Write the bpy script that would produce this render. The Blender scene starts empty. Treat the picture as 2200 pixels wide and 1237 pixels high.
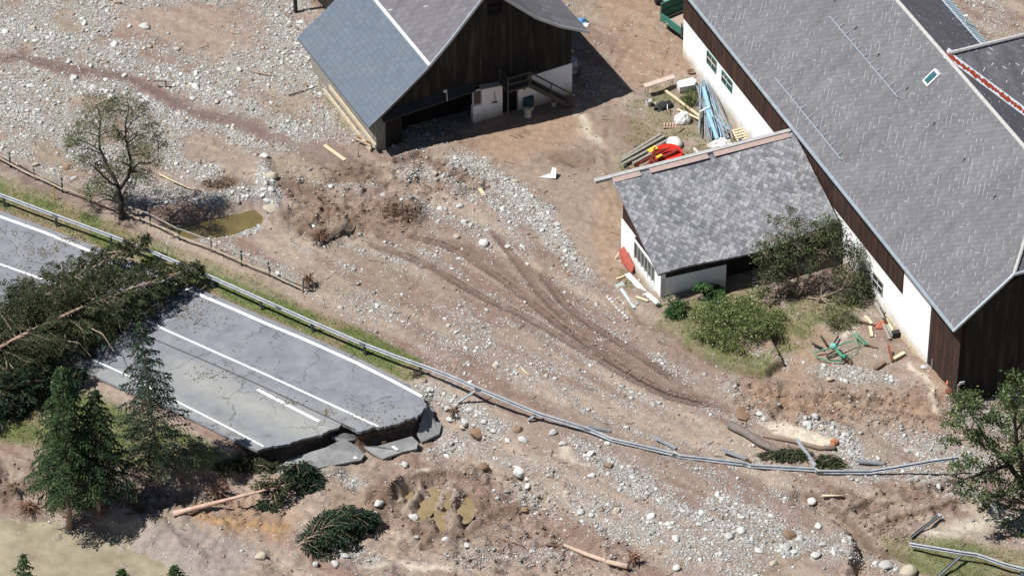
import bpy, bmesh, math, random
import numpy as np
from mathutils import Vector, Matrix
random.seed(7); rng=np.random.default_rng(11)
S=bpy.context.scene; COL=S.collection
# ---------------- camera (aerial telephoto) ----------------
TH=math.radians(38); FP=9000.0; DIST=237.0
CAM=np.array([0,-DIST*math.cos(TH),DIST*math.sin(TH)])
cd=bpy.data.cameras.new('camera'); cam=bpy.data.objects.new('camera',cd); COL.objects.link(cam)
cam.location=CAM; cam.rotation_euler=(math.radians(90)-TH,0,0)
cd.lens=36*FP/2200; cd.sensor_width=36; cd.clip_end=6000; cd.clip_start=1
S.camera=cam
# ---------------- sun + sky ----------------
SUN_EL=math.radians(60); SUN_AZ=math.radians(14)      # shadows fall to +x, turned this far towards +y
tosun=Vector((-math.cos(SUN_EL)*math.cos(SUN_AZ),-math.cos(SUN_EL)*math.sin(SUN_AZ),math.sin(SUN_EL)))
w=bpy.data.worlds.new("World"); S.world=w; w.use_nodes=True
bg=w.node_tree.nodes['Background']; sk=w.node_tree.nodes.new('ShaderNodeTexSky'); sk.sky_type='NISHITA'
sk.sun_disc=False; sk.sun_elevation=SUN_EL; sk.sun_rotation=math.atan2(tosun.x,tosun.y); sk.altitude=800
w.node_tree.links.new(sk.outputs[0],bg.inputs[0]); bg.inputs[1].default_value=0.05
sl=bpy.data.lights.new('sun','SUN'); sl.energy=5.0; sl.angle=math.radians(.5); sl.color=(1,.985,.955)
so=bpy.data.objects.new('sun',sl); COL.objects.link(so); so.rotation_euler=tosun.to_track_quat('Z','Y').to_euler()
S.view_settings.view_transform='Standard'; S.view_settings.look='None'; S.view_settings.exposure=0.36; S.view_settings.gamma=1
# ---------------- pixel <-> world ----------------
FW=np.array([0,math.cos(TH),-math.sin(TH)]); UP=np.array([0,math.sin(TH),math.cos(TH)])
def ray(px,py): return FP*FW+np.array([1.,0,0])*(px-1100)+UP*(618.5-py)
def P(px,py,z=0.):
    d=ray(px,py); return CAM+d*((z-CAM[2])/d[2])
def proj(X,Y,Z):
    dx=X-CAM[0]; dy=Y-CAM[1]; dz=Z-CAM[2]; f=dy*FW[1]+dz*FW[2]
    ok=f>20; f=np.where(ok,f,20.)
    return np.where(ok,1100+FP*dx/f,-1e5), np.where(ok,618.5-FP*(dy*UP[1]+dz*UP[2])/f,-1e5)
def sm(t): t=np.clip(t,0,1); return t*t*(3-2*t)
def hsh(i,j,s):
    v=np.sin(i*127.1+j*311.7+s*74.7)*43758.5453; return v-np.floor(v)
def vn(x,y,s=0):
    i=np.floor(x); j=np.floor(y); fx=x-i; fy=y-j; fx=fx*fx*(3-2*fx); fy=fy*fy*(3-2*fy)
    return (hsh(i,j,s)*(1-fx)+hsh(i+1,j,s)*fx)*(1-fy)+(hsh(i,j+1,s)*(1-fx)+hsh(i+1,j+1,s)*fx)*fy
def fbm(x,y,s=0,o=4):
    r=0;a=.5;t=0
    for k in range(o): r=r+a*vn(x,y,s+k*13); t+=a; a*=.5; x=x*2.03+5.1; y=y*2.03+1.7
    return r/t
def seg_d(U,V,p,q):
    ax,ay=p;bx,by=q; dx,dy=bx-ax,by-ay; L=dx*dx+dy*dy+1e-9
    t=np.clip(((U-ax)*dx+(V-ay)*dy)/L,0,1); return np.hypot(U-ax-t*dx,V-ay-t*dy),t,math.sqrt(L)
def poly(U,V,pts,soft=10):
    out=np.zeros_like(U); xs=[p[0] for p in pts]; ys=[p[1] for p in pts]
    m=(U>min(xs)-soft)&(U<max(xs)+soft)&(V>min(ys)-soft)&(V<max(ys)+soft)
    u=U[m]; v=V[m]
    if u.size==0: return out
    d=np.full_like(u,1e9); ins=np.zeros(u.shape,bool); n=len(pts)
    for k in range(n):
        a=pts[k]; b=pts[(k+1)%n]; dd,_,_=seg_d(u,v,a,b); d=np.minimum(d,dd)
        c=((a[1]>v)!=(b[1]>v)); 
        with np.errstate(all='ignore'): xi=(b[0]-a[0])*(v-a[1])/((b[1]-a[1]) or 1e-9)+a[0]
        ins^=(c&(u<xi))
    sd=np.where(ins,d,-d); out[m]=sm(.5+sd/(2*soft)); return out
def stroke(U,V,pts,wd,soft=None,arc=False):
    """vertical pixels are foreshortened: distances measured in ground-proportional pixels"""
    soft=soft or wd*.5; out=np.zeros_like(U); A=np.zeros_like(U); xs=[p[0] for p in pts]; ys=[p[1] for p in pts]; r=wd+soft
    m=(U>min(xs)-r)&(U<max(xs)+r)&(V>min(ys)-r)&(V<max(ys)+r); u=U[m]; v=V[m]*1.6
    if u.size==0: return (out,A) if arc else out
    d=np.full_like(u,1e9); a=np.zeros_like(u); acc=0
    for k in range(len(pts)-1):
        dd,t,L=seg_d(u,v,(pts[k][0],pts[k][1]*1.6),(pts[k+1][0],pts[k+1][1]*1.6))
        b=dd<d; a[b]=acc+t[b]*L; d=np.minimum(d,dd); acc+=L
    out[m]=sm(.5+(wd-d)/(2*soft)); A[m]=a
    return (out,A) if arc else out
def ell(U,V,cx,cy,rx,ry,soft=.3):
    q=np.sqrt(((U-cx)/rx)**2+((V-cy)/ry)**2); return sm(.5+(1-q)/(2*soft))
# ---------------- node helpers ----------------
class NT:
    def __init__(s,name):
        s.m=bpy.data.materials.new(name); s.m.use_nodes=True; s.t=s.m.node_tree; s.t.nodes.clear()
        s.out=s.n('ShaderNodeOutputMaterial'); s.b=s.n('ShaderNodeBsdfPrincipled'); s.l(s.b,0,s.out,0)
        s.b.inputs['Specular IOR Level'].default_value=.25
    def n(s,ty,**k):
        x=s.t.nodes.new(ty)
        for a,v in k.items(): setattr(x,a,v)
        return x
    def l(s,a,ai,b,bi): s.t.links.new(a.outputs[ai] if not isinstance(a,bpy.types.NodeSocket) else a,b.inputs[bi])
    def put(s,sock,v):
        if isinstance(v,bpy.types.NodeSocket): s.t.links.new(v,sock)
        elif v is not None:
            if isinstance(v,tuple) and len(v)==3 and len(sock.default_value)==4: v=(*v,1)
            sock.default_value=v
    def ma(s,op,a,b=None,c=None,clamp=False):
        x=s.n('ShaderNodeMath',operation=op,use_clamp=clamp); s.put(x.inputs[0],a)
        if b is not None: s.put(x.inputs[1],b)
        if c is not None: s.put(x.inputs[2],c)
        return x.outputs[0]
    def mix(s,f,a,b,mode='MIX'):
        x=s.n('ShaderNodeMix',data_type='RGBA',blend_type=mode); s.put(x.inputs[0],f); s.put(x.inputs[6],a); s.put(x.inputs[7],b); return x.outputs[2]
    def ramp(s,f,lo,hi,a=0.,b=1.):
        x=s.n('ShaderNodeMapRange'); x.inputs[1].default_value=lo; x.inputs[2].default_value=hi; x.inputs[3].default_value=a; x.inputs[4].default_value=b
        s.put(x.inputs[0],f); return x.outputs[0]
    def noise(s,vec,sc,det=3,rough=.55,out=0):
        x=s.n('ShaderNodeTexNoise'); x.inputs['Scale'].default_value=sc; x.inputs['Detail'].default_value=det; x.inputs['Roughness'].default_value=rough
        if vec is not None: s.put(x.inputs['Vector'],vec)
        return x.outputs[out]
    def vor(s,vec,sc,feat='F1',out='Distance',rnd=1.):
        x=s.n('ShaderNodeTexVoronoi',feature=feat); x.inputs['Scale'].default_value=sc; x.inputs['Randomness'].default_value=rnd
        if vec is not None: s.put(x.inputs['Vector'],vec)
        return x.outputs[out]
    def wn(s,vec,dim='3D'):
        x=s.n('ShaderNodeTexWhiteNoise',noise_dimensions=dim); s.put(x.inputs['Vector'],vec); return x.outputs['Value']
    def attr(s,nm,o='Color'): return s.n('ShaderNodeAttribute',attribute_name=nm).outputs[o]
    def obj(s): return s.n('ShaderNodeTexCoord').outputs['Object']
    def uv(s):
        x=s.n('ShaderNodeSeparateXYZ'); s.l(s.n('ShaderNodeTexCoord').outputs['UV'],0,x,0); return x.outputs[0],x.outputs[1]
    def comb(s,x,y,z=0.):
        c=s.n('ShaderNodeCombineXYZ'); s.put(c.inputs[0],x); s.put(c.inputs[1],y); s.put(c.inputs[2],z); return c.outputs[0]
    def bump(s,h,st=.3,d=.05):
        x=s.n('ShaderNodeBump'); x.inputs['Strength'].default_value=st; x.inputs['Distance'].default_value=d; s.put(x.inputs['Height'],h); s.l(x,0,s.b,'Normal')
    def fin(s,col,rough=.85,metal=0.,spec=None):
        s.put(s.b.inputs['Base Color'],col); s.put(s.b.inputs['Roughness'],rough); s.put(s.b.inputs['Metallic'],metal)
        if spec is not None: s.b.inputs['Specular IOR Level'].default_value=spec
        return s.m
def simple(name,c1,c2=None,sc=3.,rough=.85,bump=.25,bs=25.,metal=0.,spec=None,stretch=None):
    t=NT(name); v=t.obj()
    if stretch:
        mp=t.n('ShaderNodeMapping'); mp.inputs['Scale'].default_value=stretch; t.put(mp.inputs[0],v); v=mp.outputs[0]
    c2=c2 or tuple(x*.6 for x in c1)
    f=t.ramp(t.noise(v,sc,5,.65),.3,.7)
    if bump: t.bump(t.noise(v,bs,4),bump,.03)
    return t.fin(t.mix(f,c2,c1),rough,metal,spec)
def boards(name,c1,c2,wd=.16,stain=None,rough=.85):
    t=NT(name); u,v=t.uv(); x=t.ma('DIVIDE',u,wd); c=t.ma('FLOOR',x); f=t.ma('FRACT',x)
    r=t.wn(t.comb(c,t.ma('FLOOR',t.ma('ADD',t.ma('MULTIPLY',v,.3),t.wn(t.comb(c,3.1)))))); gap=t.ramp(t.ma('ABSOLUTE',t.ma('SUBTRACT',f,.5)),.42,.5,1.,.25)
    gr=t.noise(t.comb(t.ma('MULTIPLY',u,30.),t.ma('MULTIPLY',v,1.5)),1.,4)
    k=t.ma('ADD',t.ma('MULTIPLY',r,.5),t.ma('MULTIPLY',gr,.6)); col=t.mix(t.ramp(k,.2,.9),c2,c1)
    if stain: col=t.mix(t.ramp(t.noise(t.comb(t.ma('MULTIPLY',u,2.),t.ma('MULTIPLY',v,.25)),1.,4),.5,.7),col,stain)
    col=t.mix(1.,col,t.comb(gap,gap,gap),'MULTIPLY'); t.bump(gap,.5,.03)
    return t.fin(col,rough)
def leafmat(name,c1,c2,c3=None,rough=.6):
    t=NT(name); g=t.n('ShaderNodeNewGeometry').outputs['Random Per Island']; nz=t.noise(t.obj(),1.3,3)
    col=t.mix(t.ma('MULTIPLY',t.ma('ADD',g,t.ramp(nz,.3,.7)),.5),c1,c2)
    if c3: col=t.mix(t.ramp(t.wn(t.comb(g,g,g)),.84,.88),col,c3)
    t.fin(col,rough,0.,.2)
    tr=t.n('ShaderNodeBsdfTranslucent'); t.put(tr.inputs[0],col); mx=t.n('ShaderNodeMixShader'); mx.inputs[0].default_value=.18
    t.l(t.b,0,mx,1); t.l(tr,0,mx,2); t.l(mx,0,t.out,0); return t.m
# ---------------- mesh helpers ----------------
ORG={}
def mesh_np(name,V,Fc,mat,smooth=False,k=None):
    V=np.asarray(V,dtype=np.float32); Fc=np.asarray(Fc,dtype=np.int32); me=bpy.data.meshes.new(name); n,k=Fc.shape
    me.vertices.add(len(V)); me.vertices.foreach_set('co',V.ravel()); me.loops.add(n*k); me.loops.foreach_set('vertex_index',Fc.ravel())
    me.polygons.add(n); me.polygons.foreach_set('loop_start',np.arange(0,n*k,k,dtype=np.int32)); me.polygons.foreach_set('loop_total',np.full(n,k,dtype=np.int32))
    me.polygons.foreach_set('use_smooth',np.full(n,bool(smooth))); me.materials.append(mat); me.update(calc_edges=True); me.validate(); return me
def tag(o,label=None,cat=None,group=None,kind=None):
    if label: o['label']=label
    if cat: o['category']=cat
    if group: o['group']=group
    if kind: o['kind']=kind
    return o
def thing(name,loc,label,cat,group=None):
    o=bpy.data.objects.new(name,None); COL.objects.link(o); o.location=tuple(map(float,loc)); o.empty_display_size=.3
    ORG[o.name]=np.array(loc,float); return tag(o,label,cat,group)
def link_mesh(name,me,parent=None,loc=None,label=None):
    o=bpy.data.objects.new(name,me); COL.objects.link(o)
    if parent is not None: o.parent=parent
    if loc is not None: o.location=tuple(map(float,loc))
    if label: o['label']=label
    return o
def root_org(parent):
    while parent.parent is not None: parent=parent.parent
    return ORG.get(parent.name,np.zeros(3))
def npobj(name,V,Fc,mat,parent=None,smooth=False,origin=None):
    V=np.asarray(V,float)
    if parent is not None: off=root_org(parent)
    else: off=np.array(origin,float) if origin is not None else np.zeros(3)
    o=link_mesh(name,mesh_np(name,V-off,Fc,mat,smooth),parent,None if parent is not None else off)
    if parent is None: ORG[o.name]=off
    return o
def fr(d):
    d=Vector(d).normalized(); u=Vector((0,0,1)) if abs(d.z)<.95 else Vector((0,1,0)); s=d.cross(u).normalized(); return d,s,s.cross(d)
class MB:
    def __init__(s): s.v=[]; s.f=[]
    def add(s,vs,fs): n=len(s.v); s.v+=[tuple(map(float,p)) for p in vs]; s.f+=[tuple(i+n for i in f) for f in fs]; return s
    def hexa(s,b,t):   # bottom quad, top quad
        return s.add(list(b)+list(t),[(3,2,1,0),(4,5,6,7),(0,1,5,4),(1,2,6,5),(2,3,7,6),(3,0,4,7)])
    def bar(s,p,q,wd,ht,up=None):
        p=Vector(p);q=Vector(q); d=(q-p).normalized(); u=Vector(up) if up is not None else (Vector((0,0,1)) if abs(d.z)<.95 else Vector((0,1,0)))
        sd=d.cross(u).normalized(); u=sd.cross(d).normalized(); a=sd*wd/2; b=u*ht/2
        return s.add([p-a-b,p+a-b,p+a+b,p-a+b,q-a-b,q+a-b,q+a+b,q-a+b],[(0,1,2,3),(7,6,5,4),(0,4,5,1),(1,5,6,2),(2,6,7,3),(3,7,4,0)])
    def tube(s,pts,rs,n=7,cap=True):
        pts=[Vector(p) for p in pts]
        if not hasattr(rs,'__len__'): rs=[rs]*len(pts)
        b=len(s.v); vs=[];fs=[]; side=None
        for i,p in enumerate(pts):
            d=(pts[min(i+1,len(pts)-1)]-pts[max(i-1,0)]).normalized()
            if side is None: side=fr(d)[1]
            side=(side-d*side.dot(d)); side=side.normalized() if side.length>1e-6 else fr(d)[1]
            up=side.cross(d)
            for k in range(n):
                a=2*math.pi*k/n; vs.append(p+side*math.cos(a)*rs[i]+up*math.sin(a)*rs[i])
        for i in range(len(pts)-1):
            for k in range(n): fs.append((i*n+k,i*n+(k+1)%n,(i+1)*n+(k+1)%n,(i+1)*n+k))
        if cap: fs.append(tuple(range(n))[::-1]); fs.append(tuple((len(pts)-1)*n+k for k in range(n)))
        return s.add(vs,fs)
    def prism(s,pts,t):   # 3d polygon extruded by vector t
        n=len(pts); P0=[Vector(p) for p in pts]; t=Vector(t)
        return s.add(P0+[p+t for p in P0],[tuple(range(n))[::-1],tuple(range(n,2*n))]+[(k,(k+1)%n,n+(k+1)%n,n+k) for k in range(n)])
    def quad(s,a,b,c,d): return s.add([a,b,c,d],[(0,1,2,3)])
    def build(s,name,mat,parent=None,origin=None,uv=None,smooth=False,bevel=0,label=None):
        if parent is not None: off=root_org(parent)
        else: off=np.array(origin if origin is not None else s.v[0],float)
        me=bpy.data.meshes.new(name); me.from_pydata([tuple(np.array(p)-off) for p in s.v],[],s.f); me.materials.append(mat)
        bm=bmesh.new(); bm.from_mesh(me); bmesh.ops.recalc_face_normals(bm,faces=bm.faces)
        if bevel: bmesh.ops.bevel(bm,geom=list(bm.edges),offset=bevel,segments=1,affect='EDGES',clamp_overlap=True)
        bm.to_mesh(me); bm.free()
        if uv:
            o,U,Vv=[np.array(x,float) for x in uv]; lay=me.uv_layers.new(name='UVMap'); vi=np.zeros(len(me.loops),dtype=np.int32); me.loops.foreach_get('vertex_index',vi)
            co=np.zeros(len(me.vertices)*3,dtype=np.float32); me.vertices.foreach_get('co',co); co=co.reshape(-1,3)+off-o
            lay.data.foreach_set('uv',np.stack([co@U,co@Vv],1)[vi].astype(np.float32).ravel())
        if smooth: me.polygons.foreach_set('use_smooth',[True]*len(me.polygons))
        ob=link_mesh(name,me,parent,None if parent is not None else off,label)
        if parent is None: ORG[ob.name]=off
        return ob
# ---------------- terrain ----------------
def axis(lo,hi,st):
    a=list(np.arange(lo,hi+1e-6,st)); s=st; x=a[-1]; r=[]
    while x<1500: s*=1.35; x+=s; r.append(x)
    s=st; x=a[0]; l=[]
    while x>-1500: s*=1.35; x-=s; l.append(x)
    return np.array(l[::-1]+a+r)
AX=axis(-33.5,34.5,.115); AY=axis(-27.,32.,.115)
X,Y=np.meshgrid(AX,AY)
LOWP=[(-400,1010),(150,1005),(400,1000),(490,985),(530,950),(640,928),(700,912),(760,900),(850,880),(890,866),(925,850),(985,885),(1090,965),(1180,1040),(1280,1180),(1350,1400),(-400,1400)]
PITS=[[(912,1035),(950,1040),(940,1080),(915,1112),(892,1112),(895,1075)],[(985,1068),(1003,1056),(1024,1066),(1018,1105),(998,1120),(984,1100)],[(935,1095),(960,1100),(965,1125),(950,1142),(935,1120)],[(955,1062),(972,1062),(968,1090),(955,1088)],[(872,1045),(890,1040),(884,1075),(870,1080)]]
POND=[(330,455),(400,462),(470,440),(545,425),(575,445),(560,478),(500,505),(430,512),(370,492)]
GARD=[(1325,625),(1350,665),(1400,700),(1450,728),(1500,768),(1560,800),(1640,820),(1680,790),(1640,700),(1500,640),(1400,640)]
TRK=[[(800,528),(870,548),(930,575),(975,603),(1040,640),(1120,675),(1200,722),(1290,775),(1370,820),(1430,850),(1500,868)],
     [(885,508),(950,525),(1010,555),(1070,595),(1130,640),(1200,700),(1280,750),(1350,800),(1420,838),(1520,868)],
     [(1165,590),(1210,650),(1270,700),(1330,735),(1390,775),(1440,810)],[(1060,500),(1110,560),(1150,620),(1210,680)]]
def Hfun(X,Y):
    U,V=proj(X,Y,np.zeros_like(X)); near=(np.abs(X)<45)&(np.abs(Y)<45)
    wn_=(fbm(X*.5,Y*.5,3,4)-.5); U=U+wn_*18; 
    h=np.zeros_like(X)
    low=poly(U,V,LOWP,17); low=np.where(V>1330,1.,low)*np.where(U<-400,1,1)
    h-=1.45*low
    h-=0.8*poly(U,V,[(-400,1030),(20,1045),(160,1062),(260,1085),(360,1130),(430,1260),(300,1400),(-400,1400)],30)
    lowm=sm(low)
    # second stage: pixel position of the lowered ground
    U,V=proj(X,Y,h); U=U+wn_*10; V=V+(fbm(X*.6+9,Y*.6,8,3)-.5)*10
    road=poly(U,V,[(-400,340),(0,395),(250,480),(560,640),(860,778),(900,805),(895,850),(860,875),(760,895),(530,945),(400,900),(190,830),(0,740),(-400,600)],12)
    rough=(fbm(X*.9,Y*.9,21,5)-.5)
    h+=rough*(.22+.6*lowm)*(1-road)
    fine=(fbm(X*3.2,Y*3.2,5,3)-.5)
    h+=fine*(.09+.10*lowm)*(1-road*.8)
    h-=.75*poly(U,V,POND,16)
    h+=.38*stroke(U,V,[(560,352),(578,385),(572,420),(598,455)],14,18)+.25*stroke(U,V,[(430,508),(510,500),(575,470)],8,12)
    h+=.3*stroke(U,V,[(280,395),(400,398),(520,400)],12,18)
    for p in PITS: h-=.6*poly(U,V,p,10)
    h+=.7*stroke(U,V,[(820,1075),(860,1030),(960,1015),(1050,1040),(1130,1060)],10,22)*(.3+1.4*vn(X*1.3,Y*1.3,4))
    h+=.35*stroke(U,V,[(880,1140),(960,1160),(1060,1140),(1120,1090)],16,22)
    h+=.6*poly(U,V,GARD,5)
    h+=.30*stroke(U,V,[(840,352),(900,330),(960,318),(1040,300),(1120,285)],8,14)
    h+=.55*ell(U,V,862,455,48,26,.5)+.3*ell(U,V,700,490,55,26,.5)*(.4+1.2*vn(X*2,Y*2,9))
    h-=.2*stroke(U,V,[(1070,350),(1150,350),(1200,330),(1240,350)],12,12)
    for t in TRK:
        h-=.07*stroke(U,V,t,7,6); h+=.05*(stroke(U,V,t,14,8)-stroke(U,V,t,7,5))
    h+=.65*ell(U,V,2018,825,62,55,.7)
    h+=.25*stroke(U,V,[(1560,800),(1700,835),(1850,850),(2000,870)],6,14)*(.5+vn(X*1.5,Y*1.5,6))
    h-=.16*stroke(U,V,[(1600,850),(1750,860),(1900,870),(2040,890)],12,12)
    ch=np.zeros_like(h)
    for p in ([(590,400),(640,360),(840,345),(930,330),(1060,380),(1060,420),(900,430),(910,490),(720,530),(640,520)],[(800,1040),(980,1005),(1190,1020),(1200,1100),(1120,1170),(900,1190),(790,1150)],[(1700,1040),(1830,1060),(2060,1020),(2120,1080),(1960,1130),(1900,1240),(1780,1260),(1830,1150)],[(1560,815),(1700,820),(2040,850),(2050,915),(1900,930),(1600,895)],[(-50,980),(350,1010),(560,1040),(560,1120),(200,1090),(-50,1100)],[(960,1100),(1200,1110),(1380,1180),(1350,1240),(960,1240)]): ch=np.maximum(ch,poly(U,V,p,22))
    rid=1-np.abs(2*fbm(X*.75,Y*1.1,121,4)-1); rid2=1-np.abs(2*fbm(X*2.1,Y*2.4,123,3)-1)
    rid3=1-np.abs(2*fbm(X*5.,Y*5.,127,2)-1); h+=ch*((rid-.78)*.95+(rid2-.75)*.42+(rid3-.7)*.16)
    h-=.75*stroke(U,V,[(1720,1062),(1790,1095),(1835,1130),(1860,1180),(1840,1240)],12,18)
    h+=.4*stroke(U,V,[(1740,1055),(1800,1062)],10,12)
    for a in ([(1810,1100),(1900,1060),(2050,1030)],[(1840,1150),(1930,1110),(2060,1080)]):
        h+=.34*stroke(U,V,a,7,9)
    h-=.18*stroke(U,V,[(1825,1125),(1920,1085),(2060,1055)],6,8)
    h-=.7*stroke(U,V,[(1850,1175),(1900,1190),(1960,1205),(2010,1235)],10,10)
    h+=.3*poly(U,V,[(1900,1150),(2000,1140),(2300,1170),(2300,1330),(2050,1330),(1980,1230),(1900,1185)],10)
    h-=.15*stroke(U,V,[(0,150),(150,165),(370,225),(520,285),(700,340)],22,22)
    h-=.25*stroke(U,V,[(760,1180),(900,1170),(1000,1200)],9,10)
    h+=.3*stroke(U,V,[(540,1010),(640,1040)],8,10)
    # under the slab of the road: keep clear below it
    h=np.where(road>.02,h*(1-road)+(-.10)*road+.0,h)
    inner=poly(U,V,[(-400,352),(-60,440),(0,462),(190,536),(420,625),(870,822),(900,850),(890,880),(760,912),(700,922),(545,958),(400,888),(190,795),(0,695),(-400,540)],8)
    h-=.35*inner
    far=sm((np.hypot(X,Y)-60)/100); h=h*(1-far)
    return h,road,lowm,ch
Z,ROADM,LOWM,CHURN=Hfun(X,Y)
def bil(A,x,y):
    x=np.asarray(x,float); y=np.asarray(y,float); fi=np.interp(x,AX,np.arange(len(AX))); fj=np.interp(y,AY,np.arange(len(AY)))
    i=np.clip(fi.astype(int),0,len(AX)-2); j=np.clip(fj.astype(int),0,len(AY)-2); a=fi-i; b=fj-j
    return (A[j,i]*(1-a)+A[j,i+1]*a)*(1-b)+(A[j+1,i]*(1-a)+A[j+1,i+1]*a)*b
def HZ(x,y): return float(bil(Z,x,y))
def G(px,py,h=0.):
    """point whose height above the ground is h, seen at this place of the picture"""
    z=0.
    for _ in range(14):
        p=P(px,py,z+h); z=.5*z+.5*HZ(p[0],p[1])
    p=P(px,py,z+h); return Vector(p)
def onp(px,py,base,dy=0.):
    """point seen at px,py on the upright plane through base (shifted dy away)"""
    d=ray(px,py); t=(base[1]+dy-CAM[1])/d[1]; return Vector(CAM+d*t)
U,V=proj(X,Y,Z)
wu=(fbm(X*.8,Y*.8,31,4)-.5)*46; wv=(fbm(X*.8+7,Y*.8,37,4)-.5)*30
Uw,Vw=U+wu,V+wv
def C3(*c): return np.array(c)[None,None,:]
MUD=np.ones(X.shape+(3,))*C3(.268,.203,.163)
def lay(col,m,c,k=1.):
    m=(np.clip(m,0,1)*k)[...,None]; return col*(1-m)+C3(*c)*m
# flow streaks: noise stretched along the flow (down-right in the picture)
fa=math.radians(-38); sx=X*math.cos(fa)+Y*math.sin(fa); sy=-X*math.sin(fa)+Y*math.cos(fa)
streak=fbm(sx*.16,sy*1.3,41,4); streak2=fbm(sx*.35,sy*2.6,44,3)
col=MUD
col=lay(col,sm((streak-.50)*7),(.205,.135,.103),.85); col=lay(col,sm((.45-streak)*8),(.35,.275,.21),.75)
col=lay(col,sm((streak2-.6)*6),(.31,.225,.185),.5)
patch=fbm(X*.22,Y*.22,51,4)
col=lay(col,sm((patch-.55)*6),(.26,.205,.155),.7)
gr=.035+.13*sm((fbm(X*.35,Y*.35,63,4)-.38)*4)
def G_(m,k): 
    global gr; gr=np.maximum(gr,m*k)
br=fbm(X*.55,Y*.55,61,4)
# upper-left gravel sheet
G_(poly(Uw,Vw,[(-300,-200),(640,-200),(700,150),(790,300),(600,330),(500,330),(450,400),(250,430),(-300,230)],30)*sm((br-.30)*4),.62)
for pts,wd,k in (([(-50,40),(60,70),(200,110),(330,150),(480,205),(640,290)],30,1.),([(-50,230),(60,250),(140,300),(230,350),(300,400)],40,1.),([(0,130),(0,260)],20,.7),
    ([(560,-20),(610,60),(650,140),(700,230),(770,290)],34,.9),([(300,215),(420,260),(520,300),(640,320)],22,.9),([(330,330),(380,360),(460,365)],25,.8),
    ([(180,180),(260,215),(330,235)],18,.8),([(280,430),(340,420),(440,425),(540,415)],26,.95),([(560,350),(585,400),(580,450)],18,1.),([(440,512),(520,500),(560,482)],9,1.),
    ([(480,520),(560,560),(640,600)],20,.6),([(650,380),(720,400),(800,395)],14,.6),([(870,370),(960,385),(1040,430),(1100,470)],20,.8),
    ([(1000,340),(1090,405),(1170,470),(1215,540),(1250,600)],36,.95),([(880,430),(960,470),(1040,500),(1080,530)],30,.45),([(700,520),(780,540),(860,560)],14,.6),
    ([(740,640),(850,690),(960,730),(1080,790),(1160,840)],26,.5),([(860,640),(1000,680),(1100,760),(1200,850)],34,.42),([(1080,480),(1180,600),(1300,700)],24,.35),
    ([(920,840),(1000,880),(1060,930),(960,960)],30,.85),([(1230,940),(1330,1020),(1450,1090),(1560,1140),(1700,1180)],30,.9),([(950,930),(1050,970),(1180,1020)],34,.6),
    ([(1150,1060),(1300,1110),(1450,1160),(1600,1210)],60,.72),([(1000,1200),(1200,1190)],50,.5),([(1550,1080),(1680,1130),(1800,1180)],40,.8),
    ([(1640,760),(1750,790),(1900,810)],28,.75),([(1740,900),(1800,940),(1850,990)],28,1.),([(1850,880),(2000,960),(2100,1000)],50,.55),([(1560,830),(1640,890)],18,.6),
    ([(1850,1020),(1960,1010),(2080,1060)],30,.6),([(2030,870),(2150,920)],40,.5),([(600,1000),(720,1015),(760,1040)],22,.8),([(700,1170),(800,1200)],26,.6),
    ([(1290,600),(1340,660),(1420,710)],6,.5),([(2100,0),(2200,120)],40,.4),([(1840,1190),(1950,1237)],30,.5)):
    m=stroke(Uw,Vw,pts,wd,wd*.8); G_(m*(.55+.45*sm((br-.25)*4)),k)
# bare mud streams
def BARE(m,c=None,k=1.):
    global gr,col; gr=gr*(1-m*.93*k)
    if c is not None: col=lay(col,m,c,k)
DK=(.135,.090,.082)
BARE(stroke(Uw,Vw,[(-60,115),(60,130),(150,155),(250,165),(370,215),(470,255),(560,285)],17,14),DK,.85)
BARE(stroke(Uw,Vw,[(500,265),(640,315),(760,350)],22,22),(.175,.122,.108),.7)
BARE(stroke(Uw,Vw,[(-60,325),(30,360),(140,415),(220,450)],15,12),(.175,.12,.105),.8)
BARE(poly(Uw,Vw,[(240,25),(420,10),(560,40),(560,110),(430,110),(300,70)],24),(.30,.225,.18),.75)
BARE(stroke(Uw,Vw,[(400,300),(520,340),(640,350)],10,12),None,.8)
BARE(poly(Uw,Vw,[(560,500),(680,540),(800,580),(1000,700),(1200,860),(1100,870),(850,760),(640,640)],30),None,.2)
BARE(poly(Uw,Vw,[(1180,240),(1330,200),(1330,430),(1300,600),(1260,580),(1180,420),(1050,330)],22),(.27,.205,.16),.8)
BARE(stroke(Uw,Vw,[(1120,880),(1300,950),(1500,1010),(1640,1060),(1750,1140)],28,24),(.245,.18,.148),.8)
BARE(poly(Uw,Vw,[(1290,640),(1460,740),(1560,810),(1540,900),(1400,850),(1280,720)],24),(.235,.172,.142),.6)
BARE(poly(Uw,Vw,[(700,1050),(790,1050),(810,1085),(760,1110),(690,1100)],16),(.27,.20,.145),.9)
# brown, rough turned earth
for e in ((700,480,75,35),(860,455,60,30),(640,400,60,22),(760,370,70,20),(1230,340,50,20),(470,395,40,14),(820,1080,30,50),(1060,1090,60,40)):
    col=lay(col,ell(Uw,Vw,*e,.4),(.15,.098,.068),.7); gr*=1-.5*ell(Uw,Vw,*e,.4)
for pts in ([(880,335),(960,370),(1020,375)],[(890,380),(1000,400)],[(590,430),(700,400),(850,390)]): col=lay(col,stroke(Uw,Vw,pts,8,9),(.14,.09,.066),.75)
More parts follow.
